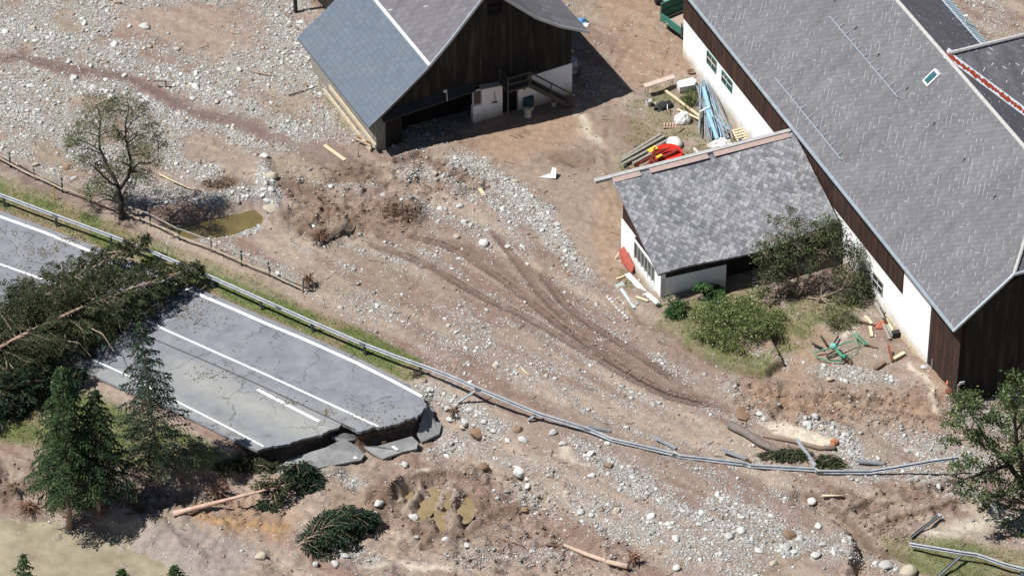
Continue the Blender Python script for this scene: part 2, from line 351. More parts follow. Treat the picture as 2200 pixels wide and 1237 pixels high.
# orange-tan earth
OR=(.305,.20,.132)
for p in ([(1060,250),(1250,235),(1290,280),(1180,330),(1080,350),(960,330)],[(1245,-60),(1510,-60),(1495,160),(1340,200),(1330,110)],[(1590,830),(1750,830),(2000,860),(2050,900),(1990,930),(1700,890),(1590,880)],
    [(1640,680),(1760,700),(1790,760),(1720,820),(1620,800)],[(1285,400),(1335,420),(1335,600),(1290,600)],[(680,205),(760,240),(790,300),(740,290)],[(350,1090),(560,1075),(640,1110),(620,1160),(520,1160),(400,1120)],[(1980,780),(2050,790),(2055,880),(2010,870)]):
    col=lay(col,poly(Uw,Vw,p,22),OR,.62); gr*=1-.45*poly(Uw,Vw,p,22)
col=lay(col,stroke(Uw,Vw,[(420,1100),(520,1130),(610,1140)],14,14),(.33,.19,.085),.75)
# pale dry silt
for pts,wd in (([(1240,255),(1265,285),(1290,315)],13),([(1960,775),(2000,830),(2010,880)],6),([(860,1035),(920,1015)],5),([(1270,1000),(1200,960)],7),([(1800,740),(1850,690)],10),([(780,1215),(900,1208),(970,1225)],9),([(2010,1150),(2130,1125),(2190,1120)],22)):
    m=stroke(Uw,Vw,pts,wd,wd); col=lay(col,m,(.50,.44,.35),.85); gr*=1-.7*m
m=poly(Uw,Vw,[(1625,905),(1680,902),(1790,940),(1780,955),(1700,940),(1650,930)],6); col=lay(col,m,(.55,.475,.37)); gr*=1-m
m=poly(Uw,Vw,[(-300,1120),(120,1120),(260,1150),(380,1175),(430,1300),(-300,1300)],20); col=lay(col,m,(.30,.26,.20),.6); gr*=1-.5*m
col=lay(col,poly(Uw,Vw,[(300,1110),(520,1150),(560,1200),(420,1300),(250,1230)],30),(.25,.225,.205),.6)
# far pond bank: its shade painted into the ground as a dark grey band
m=stroke(Uw,Vw,[(300,432),(400,425),(500,420),(560,430)],16,14); col=lay(col,m,(.15,.14,.135),.8)
# tyre tracks
trk=np.zeros_like(X); arc=np.zeros_like(X)
for t in TRK:
    m,a=stroke(U,V,t,8.5,2.5,True); k=m>trk; trk=np.maximum(trk,m); arc=np.where(k,a,arc)
    col=lay(col,m,(.145,.100,.080),.58); gr*=1-.5*m
for pts in ([(1310,200),(1300,300),(1310,400)],[(1330,60),(1350,100),(1320,150)],[(1600,870),(1750,880),(1900,885),(2040,905)],[(1600,845),(1750,850),(1900,858)],[(1840,1112),(1930,1078),(2050,1048)],[(1860,1160),(1960,1105),(2080,1070)],[(1650,1230),(1800,1160)]):
    m,a=stroke(U,V,pts,6,4,True); k=m>trk; trk=np.where(k,m*.7,trk); arc=np.where(k,a,arc); col=lay(col,m,(.20,.132,.09),.5); gr*=1-.5*m
# broad damp flow streaks down the fan
for pts,wd,k_ in (([(980,520),(1120,620),(1260,730),(1420,830),(1560,880)],17,.75),([(1110,560),(1230,670),(1340,760),(1450,830)],15,.6),([(1200,620),(1300,700),(1420,790),(1500,850)],9,.6),([(840,540),(980,600),(1130,700),(1250,790),(1330,850)],10,.5),([(1100,470),(1160,540),(1190,620)],8,.5),([(680,560),(840,650),(1000,770),(1150,870),(1350,950)],9,.35),([(1230,880),(1400,960),(1560,1040),(1700,1130)],16,.45),([(1600,1030),(1700,1080),(1790,1160)],12,.5)):
    m=stroke(U+wu*.45,V+wv*.45,pts,wd,wd*1.1)*(.55+.6*sm((streak2-.3)*3)); m=np.clip(m,0,1); col=lay(col,m,(.165,.108,.084),min(1,k_*1.15)); gr*=1-.6*m*k_
m=poly(Uw,Vw,[(1180,520),(1260,600),(1400,760),(1560,850),(1500,900),(1300,820),(1100,640)],40); gr*=1-.75*m
for pts,wd in (([(1722,1062),(1790,1095),(1835,1130),(1862,1180),(1900,1200)],12),([(1860,1175),(1940,1195),(2000,1235)],8),([(1845,1150),(1930,1110),(2060,1078)],6),([(1812,1100),(1900,1062),(2050,1030)],5),([(1345,655),(1372,690),(1450,728),(1500,768),(1560,802)],5),([(820,1060),(850,1030),(960,1012),(1060,1040)],9),([(900,1140),(1000,1150),(1110,1085)],10)):  # dark gully and pit soil; along the garden bank, undercut shade painted in
    m=stroke(U+wu*.2,V+wv*.2,pts,wd,wd); col=lay(col,m,(.12,.078,.055),.8); gr*=1-.7*m
cq=(rid_:=1-np.abs(2*fbm(X*.75,Y*1.1,121,4)-1)); 
FAN=poly(Uw,Vw,[(560,480),(800,520),(1060,430),(1200,480),(1300,640),(1600,850),(1750,1150),(1500,1150),(1150,880),(900,770),(640,650)],50)
gr=np.maximum(gr,FAN*(.11+.34*sm((streak2-.46)*5)*sm((br-.3)*4)))
tk=np.zeros_like(X)
for t in TRK: tk=np.maximum(tk,stroke(U,V,t,9,4))
for pts_,w__ in (([(980,520),(1120,620),(1260,730),(1420,830),(1560,880)],17),([(1110,560),(1230,670),(1340,760),(1450,830)],14)): tk=np.maximum(tk,.6*stroke(U+wu*.45,V+wv*.45,pts_,w__,w__))
gr*=1-.8*tk
# gravel banks: greyer bed under the stones
col=lay(col,sm((gr-.25)*2.2),(.262,.235,.208),.55)
# grass soil
grass=np.zeros_like(X)
VERGE=[(-300,262),(0,390),(100,428),(250,480),(330,528),(430,572),(520,610),(640,655),(760,700),(850,745),(905,772),(912,812),(872,818),(640,708),(420,614),(190,520),(0,448),(-300,340)]
def GRS(m,k): 
    global grass; grass=np.maximum(grass,m*k)
GRS(poly(U+wu*.2,V+wv*.2,VERGE,7),1.)
GRS(poly(U+wu*.3,V+wv*.3,[(-300,250),(0,375),(120,420),(230,475),(330,510),(560,605),(640,650),(560,640),(330,555),(0,425),(-300,330)],9),.55)
BELOW=[(-300,640),(0,745),(150,830),(280,880),(400,930),(500,980),(430,1010),(280,1000),(100,960),(-300,900)]
GRS(poly(U+wu*.3,V+wv*.3,BELOW,14),.95)
GRS(poly(Uw,Vw,[(1360,190),(1480,180),(1540,260),(1600,320),(1450,400),(1340,400),(1320,300)],20)*sm((fbm(X*.9,Y*.9,71)-.3)*4),.6)
GRS(poly(U+wu*.3,V+wv*.3,[(1320,560),(1345,640),(1380,690),(1450,725),(1500,765),(1570,800),(1640,815),(1700,760),(1860,690),(1840,640),(1560,610),(1420,660)],10)*sm((fbm(X*.8,Y*.8,73)-.28)*4),.75)
GRS(poly(U+wu*.3,V+wv*.3,[(1890,1155),(2000,1150),(2300,1200),(2300,1300),(2050,1300),(1990,1240),(1905,1190)],10),.8)
GRS(stroke(Uw,Vw,[(690,150),(710,220),(760,290)],8,8),.4)
grass=np.clip(grass,0,1)
gcol=lay(np.ones_like(col)*C3(.10,.13,.035),sm((fbm(X*.7,Y*.7,75)-.45)*6),(.215,.175,.10),.8)
col=col*(1-grass[...,None]*.9)+gcol*grass[...,None]*.9; gr*=1-grass
# shade on the pond bank and garden bank edge is already painted into col
gr=np.clip(gr,0,1)
# ground material
t=NT('silt_and_gravel'); v=t.obj(); base=t.attr('col'); mk=t.n('ShaderNodeSeparateColor'); t.put(mk.inputs[0],t.attr('msk')); g,tr,gs=mk.outputs[0],mk.outputs[1],mk.outputs[2]; ar=t.attr('arc','Fac')
n1=t.noise(v,2.2,6,.62); n2=t.noise(v,11.,5,.7)
k=t.ma('ADD',t.ramp(n1,.25,.75,.74,1.22),t.ramp(n2,.25,.75,-.22,.22)); c=t.mix(1.,base,t.comb(k,k,k),'MULTIPLY')
def stonel(sc,lo,hi,col_in):
    vv=t.n('ShaderNodeTexVoronoi'); vv.inputs['Scale'].default_value=sc; t.put(vv.inputs['Vector'],t.n('ShaderNodeVectorMath',operation='ADD').outputs[0])
    va=vv.inputs['Vector'].links[0].from_node; t.put(va.inputs[0],v); nn=t.noise(v,sc*.8,2,.5,1); sc2=t.n('ShaderNodeVectorMath',operation='SCALE'); t.put(sc2.inputs[0],nn); sc2.inputs['Scale'].default_value=.25/sc; t.put(va.inputs[1],sc2.outputs[0])
    sp=t.n('ShaderNodeSeparateColor'); t.put(sp.inputs[0],vv.outputs['Color']); on=t.ma('LESS_THAN',sp.outputs[0],t.ramp(g,0.,1.,lo,hi)); inside=t.ramp(vv.outputs['Distance'],.34,.44,1.,0.)
    m=t.ma('MULTIPLY',on,inside); sc_=t.mix(sp.outputs[1],(.30,.29,.275),(.60,.59,.56)); sc_=t.mix(t.ma('GREATER_THAN',sp.outputs[2],.88),sc_,(.30,.20,.15))
    return t.mix(m,col_in,sc_),t.ma('MULTIPLY',m,t.ramp(vv.outputs['Distance'],0.,.42,1.,.2))
c,b1=stonel(15.,.05,.85,c); c,b2=stonel(9.,.0,.36,c)
ch=t.ma('SINE',t.ma('MULTIPLY',ar,1.15)); tm=t.ma('MULTIPLY',tr,t.ramp(ch,-.4,.8)); c=t.mix(t.ma('MULTIPLY',tm,.32),c,(.13,.08,.062))
hh=t.ma('ADD',t.ma('ADD',t.ma('MULTIPLY',n2,.5),t.ma('MULTIPLY',n1,.8)),t.ma('ADD',t.ma('MULTIPLY',b1,.55),t.ma('MULTIPLY',b2,1.)))
hh=t.ma('SUBTRACT',hh,t.ma('MULTIPLY',tm,.22)); t.bump(hh,1.,.09); GROUND=t.fin(c,.9,0,.2)
nx,ny=len(AX),len(AY); idx=np.arange(nx*ny).reshape(ny,nx)
F4=np.stack([idx[:-1,:-1],idx[:-1,1:],idx[1:,1:],idx[1:,:-1]],-1).reshape(-1,4)
go=npobj('ground',np.stack([X,Y,Z],-1).reshape(-1,3),F4,GROUND,smooth=True); tag(go,kind='structure'); me=go.data
def setcol(me,nm,arr):
    a=me.color_attributes.new(name=nm,type='FLOAT_COLOR',domain='POINT'); b=np.ones((len(me.vertices),4),dtype=np.float32); b[:,:3]=arr.reshape(-1,3); a.data.foreach_set('color',b.ravel())
setcol(me,'col',col); setcol(me,'msk',np.stack([gr,trk,grass],-1))
a=me.attributes.new(name='arc',type='FLOAT',domain='POINT'); a.data.foreach_set('value',arc.ravel().astype(np.float32))
# ---------------- water ----------------
def water(name,c1,c2,rough,z,poly_px,sc=1.,bmp=.1):
    t=NT(name+'_surface'); v=t.obj(); t.bump(t.noise(v,6.,3),bmp,.02); m=t.fin(t.mix(t.ramp(t.noise(v,sc,4,.6),.3,.7),c1,c2),rough,0.,.5)
    pts=[P(a,b,z) for a,b in poly_px]; mb=MB(); mb.add(pts,[tuple(range(len(pts)))])
    o=mb.build(name,m,origin=pts[0]); tag(o,kind='structure'); return o
zp=HZ(*P(470,475)[:2])
water('pond_water',(.165,.125,.045),(.10,.08,.035),.10,-.60,[(300,430),(620,400),(620,520),(330,530)])
def chai(p):
    for _ in range(3): p=[q for i in range(len(p)) for q in ((p[i][0]*.75+p[(i+1)%len(p)][0]*.25,p[i][1]*.75+p[(i+1)%len(p)][1]*.25),(p[i][0]*.25+p[(i+1)%len(p)][0]*.75,p[i][1]*.25+p[(i+1)%len(p)][1]*.75))]
    return p
for i,p in enumerate(PITS):
    cx=sum(q[0] for q in p)/len(p); cy=sum(q[1] for q in p)/len(p); q=G(cx,cy)
    water('puddle_water',(.27,.205,.115),(.19,.135,.07),.10,q.z+.07,[(cx+(a-cx)*1.22,cy+(b-cy)*1.3) for a,b in chai(p)])
water('creek_water',(.34,.30,.21),(.20,.165,.115),.35,-2.02,[(-500,1050),(200,1090),(520,1190),(520,1500),(-500,1500)],.8,.5)
# ---------------- road ----------------
ZR=.10
LOW_E=[(-420,490),(-200,590),(0,701),(95,757),(190,802),(280,842),(400,893),(470,930),(540,962)]
CUT=[(552,966),(578,960),(600,956),(622,952),(645,945),(668,938),(690,933),(704,925),(722,920),(733,911),(748,914),(757,922),(768,926),(785,923),(800,918),(822,917),(840,912),(858,909),(872,901),(890,895),(903,890),(908,880),(915,876),(914,866),(911,862),(913,855)]
UP_E=[(880,826),(836,803),(764,766),(655,717),(575,684),(520,660),(420,617),(330,580),(190,524),(90,486),(0,453),(-160,396),(-400,318)]
t=NT('worn_asphalt'); v=t.obj(); s=t.attr('silt','Fac'); n=t.noise(v,.9,5,.6); c=t.mix(t.ramp(n,.3,.7),(.158,.163,.183),(.232,.238,.256))
sp=t.noise(v,30.,3,.8); k=t.ramp(sp,.3,.7,.84,1.16); c=t.mix(1.,c,t.comb(k,k,k),'MULTIPLY')
c=t.mix(t.ma('MULTIPLY',s,t.ramp(t.noise(v,1.5,5,.65),.3,.65,.45,1.)),c,(.315,.315,.28))
wv_=t.n('ShaderNodeVectorMath',operation='ADD'); t.put(wv_.inputs[0],v); x=t.n('ShaderNodeVectorMath',operation='SCALE'); t.put(x.inputs[0],t.noise(v,1.1,4,.6,1)); x.inputs['Scale'].default_value=1.6; t.put(wv_.inputs[1],x.outputs[0])
ck=t.ramp(t.vor(wv_.outputs[0],.33,'DISTANCE_TO_EDGE'),0.,.016,1.,0.); ck=t.ma('MULTIPLY',ck,t.ramp(t.noise(v,.35,2),.40,.5))
c=t.mix(t.ma('MULTIPLY',ck,.75),c,(.05,.045,.042)); st=t.mix(t.ramp(t.noise(v,3.,4),.62,.7),c,(.16,.14,.13)); c=t.mix(.35,c,st)
t.bump(t.ma('SUBTRACT',t.ma('MULTIPLY',sp,.4),ck),.3,.02); ASPH=t.fin(c,.85)
SOIL=simple('layered_subsoil',(.15,.105,.075),(.05,.035,.028),4.,.95,.9,7.)
CUTJ=[]
for i in range(len(CUT)-1):
    for k in range(3):
        s_=k/3; CUTJ.append((CUT[i][0]*(1-s_)+CUT[i+1][0]*s_+rng.normal(0,1.3),CUT[i][1]*(1-s_)+CUT[i+1][1]*s_+rng.normal(0,1.0)))
CUTJ.append(CUT[-1])
bm=bmesh.new(); out=[P(a,b,ZR) for a,b in LOW_E+CUTJ+UP_E]
rj=[]
for q in out: rj.append(q)
vs=[bm.verts.new(q) for q in rj]; bm.faces.new(vs)
for ax,lo,hi in ((0,-48,0),(1,-22,22)):
    for kk in np.arange(lo,hi,.6):
        no=[0,0,0]; no[ax]=1; co=[0,0,0]; co[ax]=kk
        bmesh.ops.bisect_plane(bm,geom=list(bm.verts)+list(bm.edges)+list(bm.faces),plane_co=co,plane_no=no)
for f in bm.faces:
    if f.normal.z<0: f.normal_flip()
r=bmesh.ops.extrude_face_region(bm,geom=list(bm.faces)); 
for e in r['geom']:
    if isinstance(e,bmesh.types.BMVert): e.co.z-=.16
bmesh.ops.recalc_face_normals(bm,faces=bm.faces); me=bpy.data.meshes.new('road'); bm.to_mesh(me); bm.free(); me.materials.append(ASPH)
co=np.zeros(len(me.vertices)*3,dtype=np.float32); me.vertices.foreach_get('co',co); co=co.reshape(-1,3); u_,v_=proj(co[:,0].astype(float),co[:,1].astype(float),np.full(len(co),ZR))
sil=np.maximum(stroke(u_,v_,[(400,800),(500,850),(600,895),(690,925)],38,50),.7*stroke(u_,v_,[(170,790),(330,840),(470,910),(560,955)],14,22)); sil=np.maximum(sil,.45*stroke(u_,v_,[(700,880),(800,905),(880,880)],12,18))
a=me.attributes.new(name='silt',type='FLOAT',domain='POINT'); a.data.foreach_set('value',sil.astype(np.float32))
ro=link_mesh('road',me); tag(ro,kind='structure')
# soil body under the slab, set back a little and rough
def inset(pts,d):
    n=len(pts); r=[]
    for i in range(n):
        p0,p1,p2=[np.array(pts[k%n][:2]) for k in (i-1,i,i+1)]; a=p2-p0; a/=np.linalg.norm(a)+1e-9; r.append(np.array([p1[0]-a[1]*d,p1[1]+a[0]*d,pts[i][2]]))
    return r
dense=[]; 
full=LOW_E+CUT+UP_E
for i in range(len(full)):
    a,b=full[i],full[(i+1)%len(full)]; m=max(1,int(math.hypot(b[0]-a[0],b[1]-a[1])/11)) if (a[1]>790 and a[0]>380) else 1
    for k in range(m): dense.append((a[0]+(b[0]-a[0])*k/m,a[1]+(b[1]-a[1])*k/m))
ring=[P(a,b,ZR) for a,b in dense]; lv=[(-.165,.22),(-.35,.34),(-.6,.22),(-.85,.32),(-1.15,.12),(-1.5,-.1),(-2.,-.3)]
vs=[];fs=[];n=len(ring)
for k,(dz,ins) in enumerate(lv):
    rr=inset(ring,ins)
    for i,q in enumerate(rr):
        jx,jy=(rng.uniform(-.09,.09,2) if k else (0,0)); vs.append((q[0]+jx,q[1]+jy,ZR+dz+(rng.uniform(-.05,.05) if k else 0)))
for k in range(len(lv)-1):
    for i in range(n): fs.append((k*n+i,k*n+(i+1)%n,(k+1)*n+(i+1)%n,(k+1)*n+i))
mb=MB(); mb.add(vs,fs); tag(mb.build('road_embankment',SOIL,origin=(0,0,0)),kind='structure')
# markings
t=NT('road_paint'); v=t.obj(); PAINT=t.fin(t.mix(t.ramp(t.noise(v,9.,5,.7),.30,.42),(.36,.36,.36),(.74,.74,.73)),.6)
def strip(name,pts,wd,mat,z=.004,cat=None):
    w=[Vector(P(a,b,ZR+z)) for a,b in pts]; vs=[];fs=[]
    # resample
    q=[]
    for i in range(len(w)-1):
        m=max(1,int((w[i+1]-w[i]).length/.5)); q+=[w[i].lerp(w[i+1],k/m) for k in range(m)]
    q.append(w[-1])
    for i,p in enumerate(q):
        d=(q[min(i+1,len(q)-1)]-q[max(i-1,0)]).normalized(); s=Vector((-d.y,d.x,0))*wd/2*(1+random.uniform(-.04,.04)); vs+=[p-s,p+s]
    for i in range(len(q)-1): fs.append((2*i,2*i+2,2*i+3,2*i+1))
    o=MB().add(vs,fs).build(name,mat,origin=vs[0]); tag(o,kind='structure'); return o
strip('road_marking',[(-400,330),(-160,408),(0,465),(95,499),(190,538),(300,579),(420,629),(500,663),(575,696),(655,729),(764,778),(836,814),(906,851)],.21,PAINT)
strip('road_marking',[(-160,512),(0,567),(70,592),(200,637),(320,690),(355,708),(580,808),(812,915)],.14,PAINT)
strip('road_marking',[(553,836),(620,871),(685,904)],.19,PAINT)
strip('road_marking',[(-100,614),(0,668),(205,775),(263,801),(400,872),(485,915),(566,958)],.11,PAINT)
strip('road_seam',[(60,600),(200,664),(339,732),(460,783),(560,828),(660,875),(764,923)],.07,simple('tar_seam',(.06,.055,.055),(.03,.03,.03),3.),.0035)
# leaves, needles and twigs swept on to the carriageway
DEB=leafmat('leaf_litter',(.05,.05,.025),(.19,.13,.06)); vs=[];fs=[]
def scat(n,cx,cy,sx_,sy_,s0=.03,s1=.10):
    for _ in range(n):
        px,py=rng.normal(cx,sx_),rng.normal(cy,sy_); p=Vector(P(px,py,ZR+.012)); a=random.uniform(0,6.28); s=random.uniform(s0,s1); d=Vector((math.cos(a),math.sin(a),random.uniform(0,.3)))*s; e=Vector((-d.y,d.x,0))*.4; b=len(vs)
        vs.extend([p-d,p+e,p+d,p-e]); fs.append((b,b+1,b+2,b+3))
for a in ((160,60,560,35,25),(130,95,538,22,10),(60,20,500,30,10),(110,150,515,18,7),(80,60,600,14,10),(220,400,655,25,25),(60,440,690,30,15),(60,625,865,14,5),(50,700,885,10,5),(70,800,905,50,10),(40,455,805,20,10),(40,440,805,25,8),(60,800,880,40,15),(60,520,790,60,30)):
    scat(a[0],a[1],a[2],a[3],a[4])
tag(npobj('leaf_litter',[tuple(x) for x in vs],fs,DEB,origin=vs[0]),kind='stuff')
SLABM=simple('gritty_broken_asphalt',(.30,.295,.285),(.185,.185,.19),2.2,.95,.6,14.)
vs=[];fs=[]
_c=[(600,978,60,14),(690,958,50,12),(745,940,22,8),(840,950,50,12),(900,935,20,20),(930,900,15,20)]
for k in range(520):
    a_=_c[k%6]; q=G(rng.normal(a_[0],a_[2]*.6),rng.normal(a_[1],a_[3]*.7)); r__=rng.uniform(.03,.11); b=len(vs)
    o_=[Vector((rng.uniform(-1,1),rng.uniform(-1,1),0)).normalized()*r__ for _ in range(3)]; vs+=[q+o_[0],q+o_[1],q+o_[2],q+Vector((0,0,r__*.9))]; fs+=[(b,b+1,b+3),(b+1,b+2,b+3),(b+2,b,b+3)]
tag(npobj('asphalt_rubble',[tuple(x) for x in vs],fs,simple('asphalt_rubble_grey',(.30,.29,.28),(.12,.115,.11),1.5),origin=vs[0]),kind='stuff')
# broken slabs of carriageway
def slab(pxz,lab,cat='asphalt slab',th=.13,par=None,marks=()):
    pts=[Vector(P(a,b,z)) for a,b,z in pxz]; mb=MB(); mb.prism(pts,(0,0,-th)); root=mb.build('asphalt_slab',SLABM,origin=pts[0]-Vector((0,0,th)),bevel=.015); tag(root,lab,cat)
    for mk_ in marks:
        q=[Vector(P(a,b,z)) for a,b,z in mk_]; MB().add(q,[(0,1,2,3)]).build('painted_line',PAINT,root)
    return root
slab([(583,997,-1.25),(600,1007,-1.3),(670,1007,-1.3),(776,987,-1.25),(784,975,-1.1),(768,958,-.8),(738,941,-.35),(700,960,-.7),(640,978,-1.0)],'large tilted asphalt slab broken off the road, a white line on its corner',marks=[[(752,975,-1.06),(759,974,-1.05),(768,984,-1.17),(761,985,-1.18)]])
slab([(781,958,-.95),(812,957,-.9),(885,936,-.75),(898,948,-1.0),(896,963,-1.15),(866,969,-1.2),(822,985,-1.25),(800,973,-1.1)],'grey asphalt slab lying flat under the broken road edge with rubble on it',marks=[[(838,957,-.97),(844,955,-.96),(857,965,-1.09),(851,967,-1.1)]])
slab([(896,932,-1.0),(914,868,-.2),(930,882,-.55),(936,905,-.9),(950,907,-1.0),(944,931,-1.25),(906,949,-1.3)],'dark steeply tilted asphalt slab at the right corner of the road break')
slab([(911,866,-.25),(922,869,-.35),(934,880,-.6),(930,889,-.75),(914,880,-.4)],'small asphalt fragment propped on the right corner of the road break')
slab([(562,992,-1.2),(580,992,-1.15),(596,1006,-1.35),(576,1008,-1.35)],'small cracked asphalt piece beside the spruce crown below the road')
slab([(712,938,-.45),(740,929,-.3),(762,933,-.4),(764,944,-.75),(730,948,-.7)],'crumbled asphalt chunk wedged in the road break')
# ---------------- materials for objects ----------------
STEEL=simple('galvanised_steel',(.43,.45,.47),(.25,.27,.29),2.5,.5,.08,30.,.1,.4)
DSTEEL=simple('grey_steel_post',(.22,.24,.25),(.13,.14,.14),5.,.6,.1,20.,.3)
GWOOD=simple('weathered_grey_wood',(.34,.31,.27),(.19,.17,.145),7.,.9,.4,20.,stretch=(1,1,.4))
PWOOD=simple('pale_sawn_wood',(.66,.55,.38),(.50,.40,.26),5.,.8,.2,20.)
BWOOD=simple('brown_old_wood',(.24,.16,.105),(.13,.085,.06),6.,.9,.4,20.)
BARK=simple('spruce_bark',(.42,.31,.23),(.22,.15,.105),8.,.9,.6,25.)
DBARK=simple('dark_bark',(.075,.062,.05),(.035,.03,.025),8.,.95,.6,25.)
ROOT=simple('root_wood',(.20,.115,.075),(.10,.055,.035),6.,.95,.6,20.)
# ---------------- crash barriers ----------------
def wbeam(pts,parent,mat,off=None):
    """W profile swept along pts (points = middle of the beam), facing the road (towards -y side)"""
    prof=[(0.,-.13),(.0,-.12),(.07,-.10),(.07,-.055),(-.01,-.02),(-.01,.02),(.07,.055),(.07,.10),(0.,.12),(0.,.13)]
    n=len(prof); vs=[];fs=[]; q=[Vector(p[:3]) for p in pts]; tl=[p[3] if len(p)>3 else 0. for p in pts]
    for i,p in enumerate(q):
        d=(q[min(i+1,len(q)-1)]-q[max(i-1,0)]).normalized(); sd=Vector((d.y,-d.x,0)).normalized(); up=Vector((0,0,1)); up=(up-d*up.dot(d)).normalized(); a=tl[i]
        s2=sd*math.cos(a)+up*math.sin(a); u2=up*math.cos(a)-sd*math.sin(a)
        for k,(x,z) in enumerate(prof): vs.append(p+s2*(x+.04)+u2*z)
        for k,(x,z) in enumerate(prof[::-1]): vs.append(p+s2*(x+.034)+u2*z)
    m=2*n
    for i in range(len(q)-1):
        for k in range(m): fs.append((i*m+k,i*m+(k+1)%m,(i+1)*m+(k+1)%m,(i+1)*m+k))
    fs.append(tuple(range(m))); fs.append(tuple((len(q)-1)*m+k for k in range(m))[::-1])
    return MB().add(vs,fs).build('rail',mat,parent)
def ipost(p,q,parent,mat,wd=.1,ht=.14,face=None):
    mb=MB(); p=Vector(p);q=Vector(q); d=(q-p).normalized(); up=Vector(face) if face else Vector((.5,-.85,0)); sd=d.cross(up).normalized(); up=sd.cross(d).normalized()
    mb.bar(p+up*ht/2,q+up*ht/2,wd,.012,up); mb.bar(p-up*ht/2,q-up*ht/2,wd,.012,up); mb.bar(p,q,.012,ht-.014,up); return mb.build('post',mat,parent)
def resamp(pp,st=1.2):
    r=[]
    for i in range(len(pp)-1):
        a,b=np.array(pp[i],float),np.array(pp[i+1],float); m=max(1,int(np.linalg.norm(a[:3]-b[:3])/st)); r+=[a+(b-a)*k/m for k in range(m)]
    r.append(np.array(pp[-1],float)); return r
RP=[(-420,262,.60,0),(-200,340,.60,0),(0,417,.60,0),(120,462,.60,0),(240,506,.60,0),(340,545,.60,0),(450,592,.60,0),(560,641,.60,0),(680,694,.60,0),(780,737,.60,0),(850,764,.62,0),(905,783,.64,0),(965,806,.9,.1),(1028,834,1.0,.15),(1090,860,.9,.2),(1158,888,.58,.1),(1262,921,.24,.45),(1314,942,.20,.0),(1452,975,.17,.3),(1460,978,.17,.0),(1603,996,.16,.5),(1612,999,.16,.1),(1750,1008,.16,.5),(1760,1012,.18,.1),(1870,1013,.2,.4),(1925,1003,.5,.1),(2000,990,1.0,.1),(2060,981,1.3,0)]
R3=[]
for a,b,h,tl in RP: q=G(a,b,h) if a>930 else Vector(P(a,b,.08+h)); R3.append((q.x,q.y,q.z,tl))
R3=resamp(R3); RJ=[Vector(q[:3]) for q in R3[6::4]]
gr_=thing('guard_rail',(R3[22][0],R3[22][1],0),'long grey steel crash barrier following the road and hanging loose beyond its broken end','crash barrier')
wbeam(R3,gr_,STEEL)
for i in range(len(RJ)-1):
    if RJ[i].x>-34: d_=(RJ[i+1]-RJ[i]).normalized(); s_=Vector((d_.y,-d_.x,0)); MB().bar(RJ[i]+s_*.125-d_*.16,RJ[i]+s_*.125+d_*.16,.02,.24).build('joint_plate',DSTEEL,gr_)
for a,b in ((-100,378),(8,421),(120,463),(238,507),(345,549),(455,595),(560,641),(670,689),(783,738)):
    q=Vector(P(a,b,.68)); ipost((q.x,q.y,-.15),(q.x,q.y,.78),gr_,DSTEEL)
q=Vector(P(903,782,.7)); ipost((q.x+.02,q.y,-.4),(q.x,q.y,.85),gr_,DSTEEL)
a=G(1026,836,.95); b=G(983,864,.15); ipost(a,b,gr_,GWOOD if 0 else STEEL)
a=G(1158,886,.55); b=G(1133,903,.12); ipost(a,b,gr_,STEEL)
for (a,b) in (((1265,916,.22),(1312,925,.10)),((1405,938,.30),(1452,962,.12)),((1552,966,.32),(1603,985,.12)),((1711,942,.55),(1752,1000,.12)),((1840,989,.30),(1900,996,.12))):
    ipost(G(*a),G(*b),gr_,STEEL,.13,.13)
r2=[G(a,b,h) for a,b,h in ((1955,1167,.45),(2010,1176,.62),(2070,1186,.68),(2100,1190,.66),(2160,1211,.55),(2200,1221,.5),(2260,1222,.5))]
g2=thing('guard_rail',G(2070,1210),'shorter kinked piece of grey crash barrier on the grassy bank at the bottom right','crash barrier'); wbeam(resamp([(q.x,q.y,q.z,.0) for q in r2]),g2,STEEL)
ipost(G(2068,1190,.55),G(2012,1240,.25),g2,DSTEEL); ipost(G(2197,1217,.5),G(2196,1240,0.),g2,DSTEEL)
lp=MB(); a=G(1957,1154,.15); b=G(2016,1108,.30); d=thing('steel_post',a,'loose dark steel barrier post lying in mud above the bottom right bank','steel post'); ipost(a,b,d,DSTEEL,.12,.12); MB().bar(b,b+Vector((.12,.1,.02)),.22,.12).build('bracket',STEEL,d)
# ---------------- rail fence ----------------
fp=[(-60,318),(22,360),(75,387),(134,414),(195,437),(258,462),(324,486),(386,516),(453,541),(519,571),(580,594),(650,628)]
fc=thing('wooden_fence',G(324,497),'old rail fence of green posts and wooden rails between verge and mud','fence')
FENW=simple('old_fence_rail',(.42,.35,.26),(.25,.20,.15),5.,.9,.3,20.); tops=[]; GREENP=simple('dark_green_post',(.075,.105,.08),(.05,.06,.045),6.,.8)
for i,(a,b) in enumerate(fp):
    q=G(a,b); lean=Vector((random.uniform(-.06,.06),random.uniform(-.05,.05),0)); MB().tube([q-Vector((0,0,.2)),q+Vector((0,0,1.08))+lean],.055 if i<11 else .08,8).build('post',GREENP if i%3!=2 else GWOOD,fc); tops.append((q,lean))
for i in range(len(tops)-1):
    for k,(h,m_) in enumerate(((.88,GWOOD),(.34,FENW))):
        (a,la),(b,lb)=tops[i],tops[i+1]; p0=a+Vector((.04,-.07,h+random.uniform(-.05,.05)))+la*h; p1=b+Vector((.04,-.07,h+random.uniform(-.06,.06)))+lb*h; mid=(p0+p1)/2+Vector((0,0,random.uniform(-.05,.02)))
        MB().tube([p0,mid,p1],[.045,.05,.042] if k==0 else [.06,.065,.055],6).build('rail',m_,fc)
